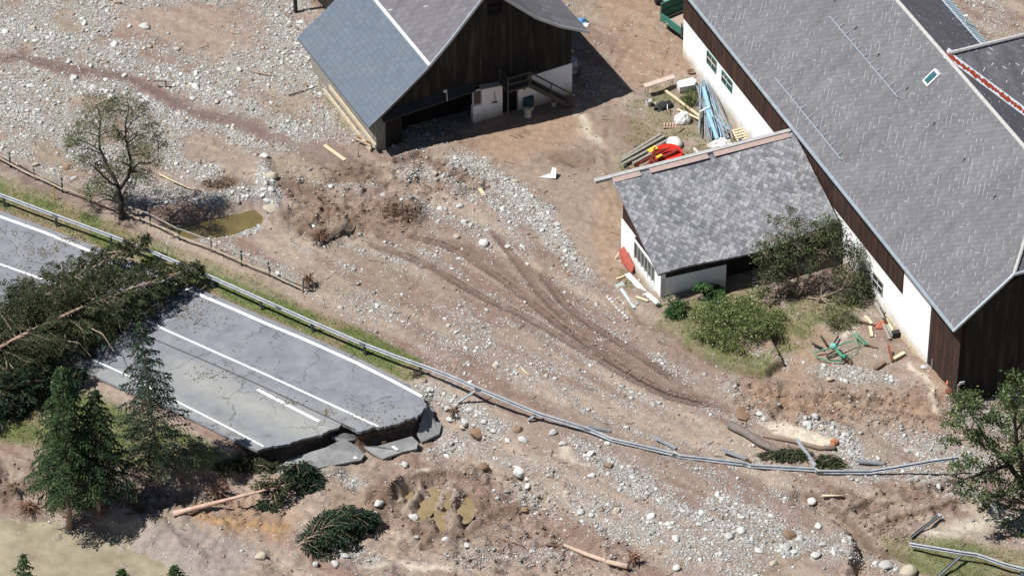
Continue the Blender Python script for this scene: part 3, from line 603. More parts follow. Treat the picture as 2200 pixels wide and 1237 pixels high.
# yellow marker
q=G(118,430); o=MB().tube([q-Vector((0,0,.1)),q+Vector((-.03,0,.9))],.035,8).build('marker_post',simple('yellow_paint',(.62,.45,.06),(.5,.36,.05),3.,.6),origin=q); tag(o,'thin yellow marker post standing by the rail fence left of the sparse tree','marker post')
# tall pole
q=G(636,27); pl=thing('wooden_pole',q,'dark round wooden pole standing in the gravel at the top edge','pole'); MB().tube([q-Vector((0,0,.3)),q+Vector((-.05,0,1.5)),q+Vector((-.1,0,3.2))],[.13,.12,.11],12).build('shaft',simple('tarred_pole',(.06,.055,.05),(.035,.03,.03),5.),pl)
q=G(355,190); o=MB().bar(q+Vector((-.7,.1,.5)),q+Vector((.1,0,.55)),.1,.1).bar(q+Vector((.05,0,-.1)),q+Vector((.05,0,.6)),.1,.1).build('broken_post',GWOOD,origin=q); tag(o,'broken grey wooden corner post sticking out of the gravel above the sparse tree','broken post')
q=G(699,662); o=MB().tube([q,q+Vector((-.06,0,.5)),q+Vector((-.12,0,.95))],[.02,.016,.01],5).build('stake',DBARK,origin=q); tag(o,'thin dark stake standing alone in the mud just right of the fence end','stake')
# ---------------- buildings ----------------
def frame(px,py,ang,z=0.):
    o=P(px,py,z); c,s=math.cos(math.radians(ang)),math.sin(math.radians(ang)); A=np.array([-s,c,0]); B=np.array([c,s,0])
    f=lambda u,v,zz: Vector(o+u*A+v*B+np.array([0,0,zz])); f.A=A; f.B=B; f.o=o; return f
def slate(name,c1,c2,size,white=(.62,.62,.60),wp=.45,wq=.14,dark=.45,rot=True,vary=.25,ln=.035,band=None,lichen=0):
    t=NT(name); u,v=t.uv()
    if rot: p=t.ma('MULTIPLY',t.ma('ADD',u,v),.7071/size); q=t.ma('MULTIPLY',t.ma('SUBTRACT',u,v),.7071/size)
    else: p=t.ma('DIVIDE',u,size); q=t.ma('DIVIDE',v,size*.8)
    uvv=t.comb(u,v); cell=t.comb(t.ma('FLOOR',p),t.ma('FLOOR',q),1.); rv=t.wn(cell); rw=t.n('ShaderNodeTexWhiteNoise',noise_dimensions='3D'); t.put(rw.inputs[0],cell); sc=t.n('ShaderNodeSeparateColor'); t.put(sc.inputs[0],rw.outputs['Color'])
    fp_,fq=t.ma('FRACT',p),t.ma('FRACT',q); lp_=t.ma('LESS_THAN',fp_,ln/size); lq=t.ma('LESS_THAN',fq,ln/size)
    n=t.noise(uvv,.5,5,.6); f=t.noise(uvv,9.,4,.7)
    c=t.mix(t.ramp(n,.3,.7),c2,c1); k=t.ma('ADD',t.ramp(rv,0.,1.,1-vary,1+vary),t.ramp(f,.25,.75,-.12,.12)); c=t.mix(1.,c,t.comb(k,k,k),'MULTIPLY')
    reg=t.ramp(t.noise(uvv,.28,3,.6),.35,.68); reg2=t.ramp(t.noise(t.comb(t.ma('MULTIPLY',p,.45),t.ma('MULTIPLY',t.ma('FLOOR',q),5.7)),1.,3,.7),.46,.54)
    won=t.ma('MULTIPLY',lq,t.ma('LESS_THAN',sc.outputs[0],t.ma('MULTIPLY',t.ma('MULTIPLY',reg,reg2),wp*2))); won2=t.ma('MULTIPLY',lp_,t.ma('LESS_THAN',sc.outputs[1],t.ma('MULTIPLY',reg,wq*2)))
    dk=t.ma('MAXIMUM',t.ma('MULTIPLY',lq,.5*dark),t.ma('MULTIPLY',lp_,dark)); c=t.mix(dk,c,(.05,.05,.055)); c=t.mix(t.ma('MAXIMUM',won,won2),c,white)
    stn=t.ramp(t.noise(t.comb(t.ma('MULTIPLY',u,1.3),t.ma('MULTIPLY',v,.22)),1.,5,.65),.35,.75,.86,1.22); c=t.mix(1.,c,t.comb(stn,stn,t.ma('MULTIPLY',stn,1.01)),'MULTIPLY')
    t.bump(t.ma('ADD',t.ma('MULTIPLY',t.ma('ADD',fp_,fq),.5),t.ma('MULTIPLY',f,.3)),.35,.02); 
    if lichen: c=t.mix(t.ma('MULTIPLY',t.ma('MULTIPLY',t.ramp(t.noise(t.comb(t.ma('MULTIPLY',t.ma('ADD',u,v),1.6),t.ma('MULTIPLY',t.ma('SUBTRACT',u,v),5.)),1.,6,.75),.40,.66),t.ramp(t.ma('ADD',rv,t.ramp(t.noise(uvv,.45,3),.3,.7,-.3,.5)),.1,.9)),lichen),c,(.60,.60,.61))
    return t.fin(c,.7,0.,.25),t
t=NT('white_lime_plaster'); v=t.obj(); sx_=t.n('ShaderNodeSeparateXYZ'); t.put(sx_.inputs[0],v); zz=t.ma('ADD',sx_.outputs[2],t.ma('MULTIPLY',t.noise(v,1.3,5,.7),-1.3)); c=t.mix(t.ramp(t.noise(v,1.2,5,.65),.3,.7),(.82,.815,.80),(.88,.88,.87)); c=t.mix(t.ramp(zz,-.75,.35,.9,0.),c,(.34,.26,.165)); t.bump(t.noise(v,8.,4),.15,.03); PLASTER=t.fin(c,.9)
SPLASH=simple('mud_splashed_plaster',(.62,.55,.40),(.42,.33,.22),4.,.9,.2,10.)
DWOOD=boards('dark_brown_boards',(.060,.034,.026),(.022,.014,.012),.17,(.10,.04,.026))
DWOOD2=boards('black_brown_boards',(.030,.025,.020),(.011,.010,.009),.2,(.060,.054,.038))
FLASH=simple('zinc_flashing',(.55,.62,.66),(.40,.46,.50),2.,.4,.05,20.,.5)
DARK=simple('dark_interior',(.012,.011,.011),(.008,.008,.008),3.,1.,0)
WFRAME=simple('white_window_frame',(.7,.7,.68),(.6,.6,.58),3.,.6,0); GFRAME=simple('green_window_frame',(.03,.16,.13),(.02,.11,.09),3.,.6,0)
t=NT('window_glass'); GLASS=t.fin((.03,.035,.04),.08,0.,.5)
CONC=simple('grey_concrete',(.30,.29,.27),(.19,.18,.165),3.,.9,.2,12.)
def wall(parent,name,f,pts,axis,off,th,mat,label=None):
    """flat wall. pts=(s,z) outline, axis 'u' (long side, at v=off) or 'v' (gable side, at u=off); th grows inward"""
    if axis=='u': q=[f(s,off,z) for s,z in pts]; t_=Vector(f.B)*th; uv=(f.o,f.A,(0,0,1))
    else: q=[f(off,s,z) for s,z in pts]; t_=Vector(f.A)*th; uv=(f.o,f.B,(0,0,1))
    return MB().prism(q,t_).build(name,mat,parent,uv=uv,label=label)
def plane_roof(parent,name,f,pts,th,mat,label=None,n=None):
    """roof slab from 3d (u,v,z) outline"""
    q=[f(*p) for p in pts]; nm=(q[1]-q[0]).cross(q[2]-q[0]).normalized(); nm=nm if nm.z>0 else -nm
    hor=Vector((f.A)); sl=nm.cross(hor).normalized(); sl=sl if sl.z>0 else -sl
    # horizontal in-plane direction
    h=Vector((0,0,1)).cross(nm).normalized()
    if abs(h.dot(hor))<.5: sl=nm.cross(h).normalized(); sl=sl if sl.z>0 else -sl
    else: h=h if h.dot(hor)>0 else -h
    return MB().prism(q,-nm*th).build(name,mat,parent,uv=(q[0],h,sl),label=label),nm,h,sl
def box(parent,name,f,u0,u1,v0,v1,z0,z1,mat,bevel=0,label=None):
    return MB().hexa([f(u0,v0,z0),f(u1,v0,z0),f(u1,v1,z0),f(u0,v1,z0)],[f(u0,v0,z1),f(u1,v0,z1),f(u1,v1,z1),f(u0,v1,z1)]).build(name,mat,parent,bevel=bevel,label=label)
# ======== big barn on the right ========
f=frame(2053,873,22.6); L=36.; EZ=6.0; EV=-.8; RV=6.25; PT=.84; RZ=EZ+(RV-EV)*PT; EU=-.6; VR=12.4; RZ2=EZ+.9
def lz(v): return EZ+(v-EV)*PT           # left slope height
SR=.80
def rz(v): return RZ-(v-RV)*SR
M1,_=slate('grey_diamond_slates',(.150,.146,.155),(.125,.123,.130),.29,white=(.36,.36,.36),wp=.5,wq=.03,dark=.5,vary=.10,ln=.026)
M2,_=slate('dark_diamond_slates',(.135,.128,.145),(.105,.10,.115),.29,wp=.12,wq=.05,dark=.35,vary=.12)
BR=thing('farm_building',f(0,0,0),'huge barn with grey diamond slate roof, white plaster long wall and dark wood gable','barn')
# long wall: white with dark upper boards, dark boarded bay at the near corner
ZT=EZ+.8*PT-.12
wall(BR,'plaster_wall',f,[(3.45,-.6),(L,-.6),(L,2.95),(10.2,2.95),(6.75,2.95),(6.75,ZT),(3.45,ZT)],'u',0.,.4,PLASTER)
wall(BR,'board_wall',f,[(6.755,2.955),(L,2.955),(L,ZT),(6.755,ZT)],'u',-.06,.3,DWOOD)
wall(BR,'board_wall',f,[(0.,-.6),(3.445,-.6),(3.445,ZT),(0,ZT)],'u',-.03,.3,DWOOD)
wall(BR,'wall_base',f,[(3.46,-.6),(9.,-.6),(9.,.25),(3.46,.38)],'u',-.03,.02,SPLASH)
wall(BR,'gable_wall',f,[(.28,-.8),(VR,-.8),(VR,rz(VR)-.15),(RV+1.5,RZ-3.3),(RV-1.5,RZ-3.3),(.28,lz(.28)-.15)],'v',.0,.3,DWOOD2)
wall(BR,'far_gable_wall',f,[(.42,-.6),(VR,-.6),(VR,rz(VR)-.15),(RV,RZ-.2),(.42,lz(.42)-.15)],'v',L-.3,.28,DWOOD2)
wall(BR,'far_side_wall',f,[(0.32,-.6),(L-.31,-.6),(L-.31,rz(VR)-.2),(0.32,rz(VR)-.2)],'u',VR-.3,.3,DWOOD2)
# half hip: starts at v=2.6
hv=EV+3.35; hz=lz(hv); du=(RV-hv)*1.0
LU=L+.6
o1,n1_,h1,s1_=plane_roof(BR,'roof',f,[(EU,EV,EZ),(LU,EV,EZ),(LU,RV,RZ),(EU+du,RV,RZ),(EU,hv,hz)],.12,M1)
rv2=RV+(RV-hv); 
CU0,CU1=11.,19.   # cross wing on the far slope
o2,n2_,h2,s2_=plane_roof(BR,'roof',f,[(EU,rv2,rz(rv2)),(EU+du,RV+.004,RZ-.003),(LU,RV+.004,RZ-.003),(LU,VR,rz(VR)),(EU,VR,rz(VR))],.12,M2)
plane_roof(BR,'roof',f,[(EU+.004,hv+.01,hz-.01),(EU+.004,rv2-.01,hz-.01),(EU+du,RV+.004,RZ-.01)],.1,M2)
# cross wing roof with the same ridge height
cu=15.2
RW=VR+6; cz=RZ-.05
lowz=cz-6.3*.8
plane_roof(BR,'wing_roof',f,[(cu,RV+.1,cz),(cu,RW,cz),(cu-6.2,RW,cz-6.2*SR),(cu-6.2,RV+.1+6.2,cz-6.2*SR+.01)],.1,M2)
plane_roof(BR,'wing_roof',f,[(cu+.004,RV+.1,cz),(cu+.004,RW,cz),(cu+6.2,RW,cz-6.2*SR),(cu+6.2,RV+.1+6.2,cz-6.2*SR+.01)],.1,M2)
# valley flashing with red paint
RED=simple('red_lead_paint',(.32,.045,.03),(.2,.03,.02),5.,.7)
t=NT('peeling_painted_metal'); uu,vv=t.uv(); e=t.ma('ADD',t.ma('ABSOLUTE',t.ma('SUBTRACT',vv,.45)),t.ramp(t.noise(t.comb(t.ma('MULTIPLY',uu,5.),t.ma('MULTIPLY',vv,1.)),1.,4,.7),.2,.8,-.28,.28)); VAL=t.fin(t.mix(t.ma('LESS_THAN',e,.17),(.62,.68,.70),(.30,.05,.03)),.55)
vd=Vector(f(-6.2,6.2,-6.2*SR))-Vector(f(0,0,0)); a=f(cu,RV+.12,cz+.05); vdn=vd.normalized(); sdv=vdn.cross(Vector((0,0,1))).normalized()
q=[a-sdv*.5+Vector((0,0,.06)),a+sdv*.5+Vector((0,0,.06)),a+vd+sdv*.5+Vector((0,0,.08)),a+vd-sdv*.5+Vector((0,0,.08))]
MB().prism([x+Vector((0,0,.05)) for x in q],(0,0,-.03)).build('valley_flashing',VAL,BR,uv=(q[1]+sdv*.0,vdn,-sdv))
# ridge caps
RIDGE=simple('pale_ridge_tiles',(.50,.48,.46),(.36,.34,.33),6.,.8,.3,12.)
def ridge(pts,r=.12,mat=RIDGE):
    mb=MB(); w=resamp([tuple(p) for p in pts],.42)
    for i in range(len(w)-1): mb.tube([w[i],w[i]+(w[i+1]-w[i])*1.03],[r*1.08,r*.92],7)
    return mb.build('ridge_cap',mat,BR)
ridge([f(LU,RV,RZ+.03),f(EU+du,RV,RZ+.03)]); ridge([f(EU+du,RV,RZ+.03),f(EU,hv,hz+.03)],.1); ridge([f(EU+du,RV,RZ+.03),f(EU,rv2,hz+.03)],.1); ridge([f(cu,RV+.2,cz+.05),f(cu,RW,cz+.05)],.12)
# zinc edge along eave and verge
def edge(a,b,w_=.17,h_=.1,m=FLASH,nm='roof_edge'): return MB().bar(a,b,w_,h_).build(nm,m,BR)
edge(f(EU-.05,EV-.05,EZ+.02),f(LU,EV-.05,EZ+.02)); edge(f(EU-.05,EV-.13,EZ-.0),f(EU-.05,hv,hz+.05),.13,.12); edge(f(EU-.05,hv,hz+.02),f(EU-.05,rv2,hz+.02),.15,.12)
edge(f(EU-.05,rv2,hz+.05),f(EU-.05,VR,rz(VR)),.13,.12)
# metal band with ribs at the far eave
bz=rz(VR)
plane_roof(BR,'eave_band',f,[(EU,VR-.35,rz(VR-.35)+.05),(LU,VR-.35,rz(VR-.35)+.05),(LU,VR+.75,bz-.5),(EU,VR+.75,bz-.5)],.06,simple('pale_blue_metal',(.56,.68,.72),(.44,.56,.60),2.,.5,.05,20.,0.))
mb=MB()
for k in range(70):
    u_=LU-.3-k*.42; mb.bar(f(u_,VR-.3,rz(VR-.3)+.08),f(u_-.3,VR+.5,bz-.14),.03,.03)
mb.build('eave_band_ribs',DSTEEL,BR)
def onL(u,v,h=0.): return f(u,v,lz(v))+n1_*h
def onR(u,v,h=0.): return f(u,v,rz(v))+n2_*h
def hitL(px,py):
    d=Vector(ray(px,py)).normalized(); c=Vector(CAM); p0=f(EU,EV,EZ); t_=(p0-c).dot(n1_)/d.dot(n1_); q=c+d*t_-Vector(f.o); return q.dot(Vector(f.A)),q.dot(Vector(f.B))
def hitR(px,py):
    d=Vector(ray(px,py)).normalized(); c=Vector(CAM); p0=f(0,VR,rz(VR)); t_=(p0-c).dot(n2_)/d.dot(n2_); q=c+d*t_-Vector(f.o); return q.dot(Vector(f.A)),q.dot(Vector(f.B))
SNOW=simple('snow_guard_steel',(.36,.41,.47),(.30,.34,.39),3.,.5,0,20.,.0)
def guard(hit,on,p0,p1,n,double=False,flip=1):
    (u0,v0),(u1,v1)=hit(*p0),hit(*p1); v1=v0; mb=MB(); 
    for off in ((0,.14) if double else (0,)): mb.tube([on(u0,v0-off,.16),on(u1,v1-off,.16)],.027,6)
    for k in range(n):
        uu=u0+(u1-u0)*(k+.5)/n; mb.bar(on(uu,v0,.17),on(uu,v0+flip*.30,.02),.03,.02); mb.bar(on(uu,v0,.14),on(uu,v0,.0),.03,.03)
    mb.build('snow_guard',SNOW,BR)
guard(hitL,onL,(1785,38),(1925,219),11); guard(hitL,onL,(1668,170),(1808,347),9); guard(hitR,onR,(2015,-3),(2163,172),13,True,-1)
# roof window
u0,v0=hitL(2004,170); rw=MB().hexa([onL(u0-.33,v0-.42),onL(u0+.33,v0-.42),onL(u0+.33,v0+.42),onL(u0-.33,v0+.42)],[onL(u0-.3,v0-.38,.2),onL(u0+.3,v0-.38,.2),onL(u0+.3,v0+.38,.2),onL(u0-.3,v0+.38,.2)]).build('roof_window',WFRAME,BR)
MB().quad(onL(u0-.22,v0-.3,.206),onL(u0+.22,v0-.3,.206),onL(u0+.22,v0+.28,.206),onL(u0-.22,v0+.28,.206)).build('pane',simple('greenish_roof_glass',(.04,.12,.13),(.03,.09,.1),2.,.15,0),rw)
# roof hooks
for px,py in ((1838,62),(1886,120),(1948,192),(2005,268),(2070,345),(2136,425),(1793,2)):
    a,b=hitL(px,py); MB().bar(onL(a,b-.08,.02),onL(a,b+.12,.10),.10,.03).bar(onL(a,b+.05,0),onL(a,b+.05,.13),.05,.05).build('roof_hook',DSTEEL,BR)
a,b=hitR(2075,52); MB().tube([onR(a,b),f(a,b,rz(b)+.55)],.06,8).bar(f(a+.05,b-.15,rz(b)+.55),f(a+.05,b+.1,rz(b)+.57),.14,.05).build('vent_pipe',WFRAME,BR)
a,b=hitR(2158,140); MB().bar(onR(a-.2,b,.03),onR(a+.2,b,.03),.12,.03).build('roof_hook',SNOW,BR)
# windows on the long wall
def hitW(px,py):
    d=Vector(ray(px,py)).normalized(); c=Vector(CAM); n=Vector(f.B); t_=(Vector(f.o)-c).dot(n)/d.dot(n); q=c+d*t_-Vector(f.o); return q.dot(Vector(f.A)),q.z
def win(px0,py0,px1,py1,frm=GFRAME,label=None):
    (u1,z1),(u0,z0)=hitW(px0,py0),hitW(px1,py1); u0,u1=min(u0,u1),max(u0,u1); z0,z1=min(z0,z1),max(z0,z1)
    mb=MB(); v0=-.05
    for a in ((u0,u1,z0,z0+.06),(u0,u1,z1-.06,z1),(u0,u0+.06,z0+.06,z1-.06),(u1-.06,u1,z0+.06,z1-.06)): mb.hexa([f(a[0],v0,a[2]),f(a[1],v0,a[2]),f(a[1],.02,a[2]),f(a[0],.02,a[2])],[f(a[0],v0,a[3]),f(a[1],v0,a[3]),f(a[1],.02,a[3]),f(a[0],.02,a[3])])
    wn_=mb.build('window',frm,BR,label=label)
    MB().hexa([f(u0+.06,-.012,z0+.06),f(u1-.06,-.012,z0+.06),f(u1-.06,.01,z0+.06),f(u0+.06,.01,z0+.06)],[f(u0+.06,-.012,z1-.06),f(u1-.06,-.012,z1-.06),f(u1-.06,.01,z1-.06),f(u0+.06,.01,z1-.06)]).build('pane',GLASS,wn_)
    mb=MB(); um=(u0+u1)/2; zm=(z0+z1)/2; b=.022
    for a,c_,z_,e_ in ((um-b,um+b,z0+.06,z1-.06),(u0+.06,um-b,zm-b,zm+b),(um+b,u1-.06,zm-b,zm+b)): mb.hexa([f(a,-.035,z_),f(c_,-.035,z_),f(c_,-.013,z_),f(a,-.013,z_)],[f(a,-.035,e_),f(c_,-.035,e_),f(c_,-.013,e_),f(a,-.013,e_)])
    mb.build('glazing_bars',WFRAME,wn_)
win(1520,108,1539,159); win(1552,150,1573,201); win(1877,583,1896,638,GWOOD,'small grey wooden window near the undergrowth')
# small things on the near corner bay
q=[f(1.6,-.10,1.1),f(2.3,-.10,.6)]
MB().tube([f(2.7,-.12,-.2),f(2.75,-.1,1.3)],.03,6).build('pipe',STEEL,BR)
MB().hexa([f(-.08,.1,1.55),f(-.02,.1,1.55),f(-.02,.4,1.55),f(-.08,.4,1.55)],[f(-.08,.1,1.72),f(-.02,.1,1.72),f(-.02,.4,1.72),f(-.08,.4,1.72)]).build('small_sign',WFRAME,BR)
MB().hexa([f(-.12,-.02,-.6),f(-.03,-.02,-.6),f(-.03,.1,-.6),f(-.12,.1,-.6)],[f(-.12,-.02,1.6),f(-.03,-.02,1.6),f(-.03,.1,1.6),f(-.12,.1,1.6)]).build('corner_post',GWOOD,BR)
FB=f
# ======== annex with the sagging slate roof ========
f=frame(1419,657,23.2); AX1=thing('annex_building',f(0,0,0),'low white annex with a sagging weathered slate roof leaning against the big barn','outbuilding')
MA,_=slate('weathered_pale_slates',(.20,.20,.212),(.135,.135,.15),.28,white=(.46,.46,.47),wp=.03,wq=.04,dark=.6,vary=.12,ln=.045,lichen=.55)
UE=-.45; EZa=2.68; UR=5.9; RZa=5.0; V0=-.42; 
def az(u): return EZa+(u-UE)*(RZa-EZa)/(UR-UE)
# roof as a grid that sags to the right
NU,NV=16,30; vs=[];fs=[]
def vend(u): # right end follows the barn wall line
    q=hitv(u); return q
bo=np.array(FB.o); 
def hitv(u):
    # v where the annex line at u meets the barn's long wall (v=-.1 of the barn)
    p=np.array(f(u,0,0)); B=f.B; n=FB.B; return float(((bo-p)@n-.28)/(B@n))
for i in range(NU+1):
    u=UE+(UR-UE)*i/NU; ve=hitv(u)
    for j in range(NV+1):
        s=j/NV; v_=V0+(ve-V0)*s; sag=-.28*math.sin(math.pi*min(1,s*1.05))**2*(1-i/NU*.6)+ .12*s*s*(1-i/NU); x=f(u+(.12*math.sin(s*7)+.25*s*s)*(1 if i==0 else 0),v_,az(u)+sag+.02*math.sin(9*s+i)); vs.append(x)
for i in range(NU):
    for j in range(NV): a=i*(NV+1)+j; fs.append((a,a+1,a+NV+2,a+NV+1))
nT=len(vs); vs=vs+[x-Vector((0,0,.12)) for x in vs]; fs2=[tuple(k+nT for k in q[::-1]) for q in fs]
bord=[i for i in range(NV+1)]+[i*(NV+1)+NV for i in range(1,NU+1)]+[NU*(NV+1)+j for j in range(NV-1,-1,-1)]+[i*(NV+1) for i in range(NU-1,0,-1)]
for k in range(len(bord)): a,b=bord[k],bord[(k+1)%len(bord)]; fs2.append((a,a+nT,b+nT,b))
sl_=(f(UR,0,RZa)-f(UE,0,EZa)).normalized()
MB().add(vs,fs+fs2).build('roof',MA,AX1,uv=(f(0,0,EZa),f.B,sl_))
# far slope behind the ridge, ridge underlay (reddish) and grey verge board
veR=hitv(UR)
FELT=simple('reddish_roof_felt',(.44,.32,.28),(.34,.26,.24),3.,.9,.3,10.)
a0=UR-.30
for s0,s1 in ((0,.15),(.2,.52),(.55,.97)):
    v0_,v1_=V0+(veR-V0)*s0,V0+(veR-V0)*s1
    mb=MB(); mb.prism([f(a0,v0_+.02,az(a0)+.05),f(a0,v1_,az(a0)+.05),f(UR-.01,v1_,RZa+.05),f(UR-.01,v0_+.02,RZa+.05)],(0,0,-.03)); mb.build('ridge_felt',FELT,AX1)
MB().hexa([f(UR,V0-1.0,RZa-.08),f(UR+.28,V0-1.0,RZa-.08),f(UR+.28,veR,RZa-.08),f(UR,veR,RZa-.08)],[f(UR,V0-1.0,RZa+.10),f(UR+.28,V0-1.0,RZa+.10),f(UR+.28,veR,RZa+.10),f(UR,veR,RZa+.12)]).build('ridge_board',simple('grey_metal_ridge',(.44,.43,.42),(.33,.32,.31),3.,.7),AX1)
# walls
veN=hitv(0)-.2
wall(AX1,'front_wall',f,[(0,-.5),(4.05,-.5),(4.05,1.70),(0,1.9)],'v',0.,.3,PLASTER)
wall(AX1,'front_boards',f,[(.0,1.905),(4.05,1.705),(4.05,2.5),(0,2.66)],'v',.02,.25,DWOOD2)
wall(AX1,'front_boards',f,[(4.06,-.5),(veN,-.5),(veN,2.5),(4.06,2.5)],'v',.9,.2,DWOOD2)
wall(AX1,'rear_wall',f,[(0.32,-.5),(veN-.5,-.5),(veN-.5,RZa-.8),(.32,RZa-.8)],'v',5.05,.3,PLASTER)
wall(AX1,'side_wall',f,[(0.0,-.5),(5.35,-.5),(5.35,2.4),(3.55,2.4),(3.55,.95),(.75,.95),(.75,2.2),(0.0,2.2)],'u',-.03,.3,PLASTER)
wall(AX1,'side_gable',f,[(.75,2.25),(5.35,2.405),(5.35,az(5.35)-.16),(-.0,az(0)-.16),(0.,2.25)],'u',.05,.15,DWOOD)
wi=MB()
for k in range(7): u_=.78+k*.455; wi.bar(f(u_,-.05,.95),f(u_,-.05,2.18),.05,.05)
wi.bar(f(.75,-.06,2.24),f(3.55,-.06,2.24),.10,.10); W_=wi.build('side_window',WFRAME,AX1)
MB().hexa([f(.78,.02,.97),f(3.53,.02,.97),f(3.53,.04,.97),f(.78,.04,.97)],[f(.78,.02,2.2),f(3.53,.02,2.2),f(3.53,.04,2.2),f(.78,.04,2.2)]).build('pane',simple('dusty_glass',(.12,.13,.12),(.07,.08,.075),2.,.2,0),W_)
MB().bar(f(UE+.15,veN-1.4,1.2),f(UR-3,veN+.25,EZa+1.2),.12,.12).build('rafter',BWOOD,AX1)
FA=f
# small lean-to between annex and barn
q=FB(17.6,-.1,0)
o=MB().prism([FB(17.2,-.14,2.35),FB(19.6,-.14,2.35),FB(19.6,-1.9,1.9),FB(17.2,-1.9,1.9)],(0,0,-.1)).build('lean_to_roof',CONC,origin=q); tag(o,'small grey flat lean-to roof in the corner between the annex and the barn','lean-to roof')
# ======== barn on the left ========
f=frame(808,325,26.3); BL=thing('farm_building',f(0,0,0),'dark wooden barn with a violet-grey roof, a blue-grey side roof and an outside stair','barn')
S1,_=slate('violet_grey_slates',(.155,.145,.158),(.13,.123,.135),.36,wp=.02,wq=.02,dark=.4,vary=.1)
t=NT('blue_grey_metal_tiles'); uu,vv=t.uv(); p=t.ma('DIVIDE',uu,.135); q_=t.ma('DIVIDE',vv,.34); r_=t.wn(t.comb(t.ma('FLOOR',p),t.ma('FLOOR',q_))); lr=t.ma('LESS_THAN',t.ma('FRACT',q_),.14); lp_=t.ma('LESS_THAN',t.ma('FRACT',p),.3)
n=t.noise(t.comb(uu,vv),.7,5,.6); c=t.mix(t.ramp(n,.3,.7),(.082,.112,.145),(.108,.128,.158)); k=t.ramp(r_,0,1,.86,1.14); c=t.mix(1.,c,t.comb(k,k,k),'MULTIPLY'); c=t.mix(t.ma('MULTIPLY',lp_,.45),c,(.08,.10,.125)); c=t.mix(t.ma('MULTIPLY',lr,.55),c,(.06,.08,.10)); t.bump(t.ma('SINE',t.ma('MULTIPLY',p,6.283)),.35,.02); S2=t.fin(c,.5,0,.4)
LE,LZ_=-.75,2.42; A0=-.7
prof=[(LE,LZ_),(1.4,4.05),(3.2,5.5)]           # side roof
prof2=[(3.2,5.55),(4.6,6.95),(7.15,9.75)]      # main roof left slope
profr=[(7.15,9.75),(10.2,6.85),(11.8,5.75),(13.75,4.75)]
UEx=9.6
FLW=simple('white_metal_flashing',(.74,.76,.78),(.62,.64,.67),3.,.5,.05)
def strip_roof(pf,u0,u1,mat,th=.12,name='roof'):
    mb=MB(); P2=[(v_,z_) for v_,z_ in pf]; vs=[]; 
    for v_,z_ in P2: vs+=[f(u0,v_,z_),f(u1,v_,z_),f(u0,v_,z_-th),f(u1,v_,z_-th)]
    fs=[]
    for i in range(len(P2)-1): a=4*i; b=a+4; fs+=[(a,a+1,b+1,b),(a+2,b+2,b+3,a+3),(a,b,b+2,a+2),(a+1,a+3,b+3,b+1)]
    fs+=[(0,2,3,1),(len(vs)-4,len(vs)-3,len(vs)-1,len(vs)-2)]
    sl=(f(0,P2[-1][0],P2[-1][1])-f(0,P2[0][0],P2[0][1])).normalized()
    return mb.add(vs,fs).build(name,mat,BL,uv=(f(0,P2[0][0],P2[0][1]),f.A,sl))
strip_roof(prof,A0,UEx,S2,name='side_roof'); strip_roof(prof2,A0,18,S1); strip_roof([(a+(.004 if i==0 else 0),b) for i,(a,b) in enumerate(profr)],A0,18,S1)
MB().bar(f(A0-.05,3.25,5.62),f(18,3.25,5.62),.22,.1).build('flashing',FLW,BL)
for a,b in list(zip(profr,profr[1:]))+list(zip(prof2,prof2[1:])): MB().bar(f(A0-.03,a[0],a[1]+.0),f(A0-.03,b[0],b[1]+.0),.08,.16).build('verge_trim',FLASH,BL)
for a,b in zip(prof,prof[1:]): MB().bar(f(A0-.03,a[0],a[1]-.03),f(A0-.03,b[0],b[1]-.03),.07,.14).build('verge_trim',DSTEEL,BL)
def atz(v_):
    pf=prof+prof2[1:]+profr[1:]; return float(np.interp(v_,[p[0] for p in pf],[p[1] for p in pf]))
W1=12.9
# gable: boards above, open bays, plaster below
wall(BL,'gable_wall',f,[(.62,2.15),(4.9,2.6),(6.35,2.6),(8.3,2.2),(W1,2.35),(W1,atz(W1)-.15),(10.2,atz(10.2)-.15),(7.15,9.6),(3.2,5.35),(.62,atz(.62)-.15)],'v',.0,.25,DWOOD2)
wall(BL,'corner_pier',f,[(0.,-.6),(.6,-.6),(.6,atz(.6)-.16),(0.,atz(0)-.16)],'v',-.06,.35,CONC)
wall(BL,'bay_boards',f,[(.61,-.4),(1.7,-.4),(1.7,2.14),(.61,2.14)],'v',.05,.15,DWOOD2)
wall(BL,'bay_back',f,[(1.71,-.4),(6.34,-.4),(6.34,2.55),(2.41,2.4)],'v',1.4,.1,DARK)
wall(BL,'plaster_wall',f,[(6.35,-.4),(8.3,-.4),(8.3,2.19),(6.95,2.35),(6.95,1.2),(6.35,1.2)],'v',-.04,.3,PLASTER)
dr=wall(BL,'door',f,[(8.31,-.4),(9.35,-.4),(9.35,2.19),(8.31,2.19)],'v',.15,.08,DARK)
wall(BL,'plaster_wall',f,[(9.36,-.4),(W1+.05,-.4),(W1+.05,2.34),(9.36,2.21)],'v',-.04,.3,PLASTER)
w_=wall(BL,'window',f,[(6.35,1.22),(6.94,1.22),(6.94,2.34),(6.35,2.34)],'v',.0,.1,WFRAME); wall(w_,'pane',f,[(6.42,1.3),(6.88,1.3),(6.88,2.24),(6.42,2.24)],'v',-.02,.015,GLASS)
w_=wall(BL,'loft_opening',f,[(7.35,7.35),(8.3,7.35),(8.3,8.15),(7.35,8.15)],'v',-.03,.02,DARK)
# projecting canopy over the bays
MB().prism([f(-.5,.3,2.36),f(-.5,6.3,2.70),f(0.,6.3,3.0),f(0.,.3,2.66)],(0,0,-.07)).build('canopy',simple('dark_roofing_sheet',(.045,.046,.05),(.03,.031,.034),2.,.7),BL)
MB().prism([f(-.32,6.75,2.55),f(-.32,8.35,2.4),f(.0,8.35,2.5),f(.0,6.75,2.65)],(0,0,-.05)).build('small_canopy',GWOOD,BL)
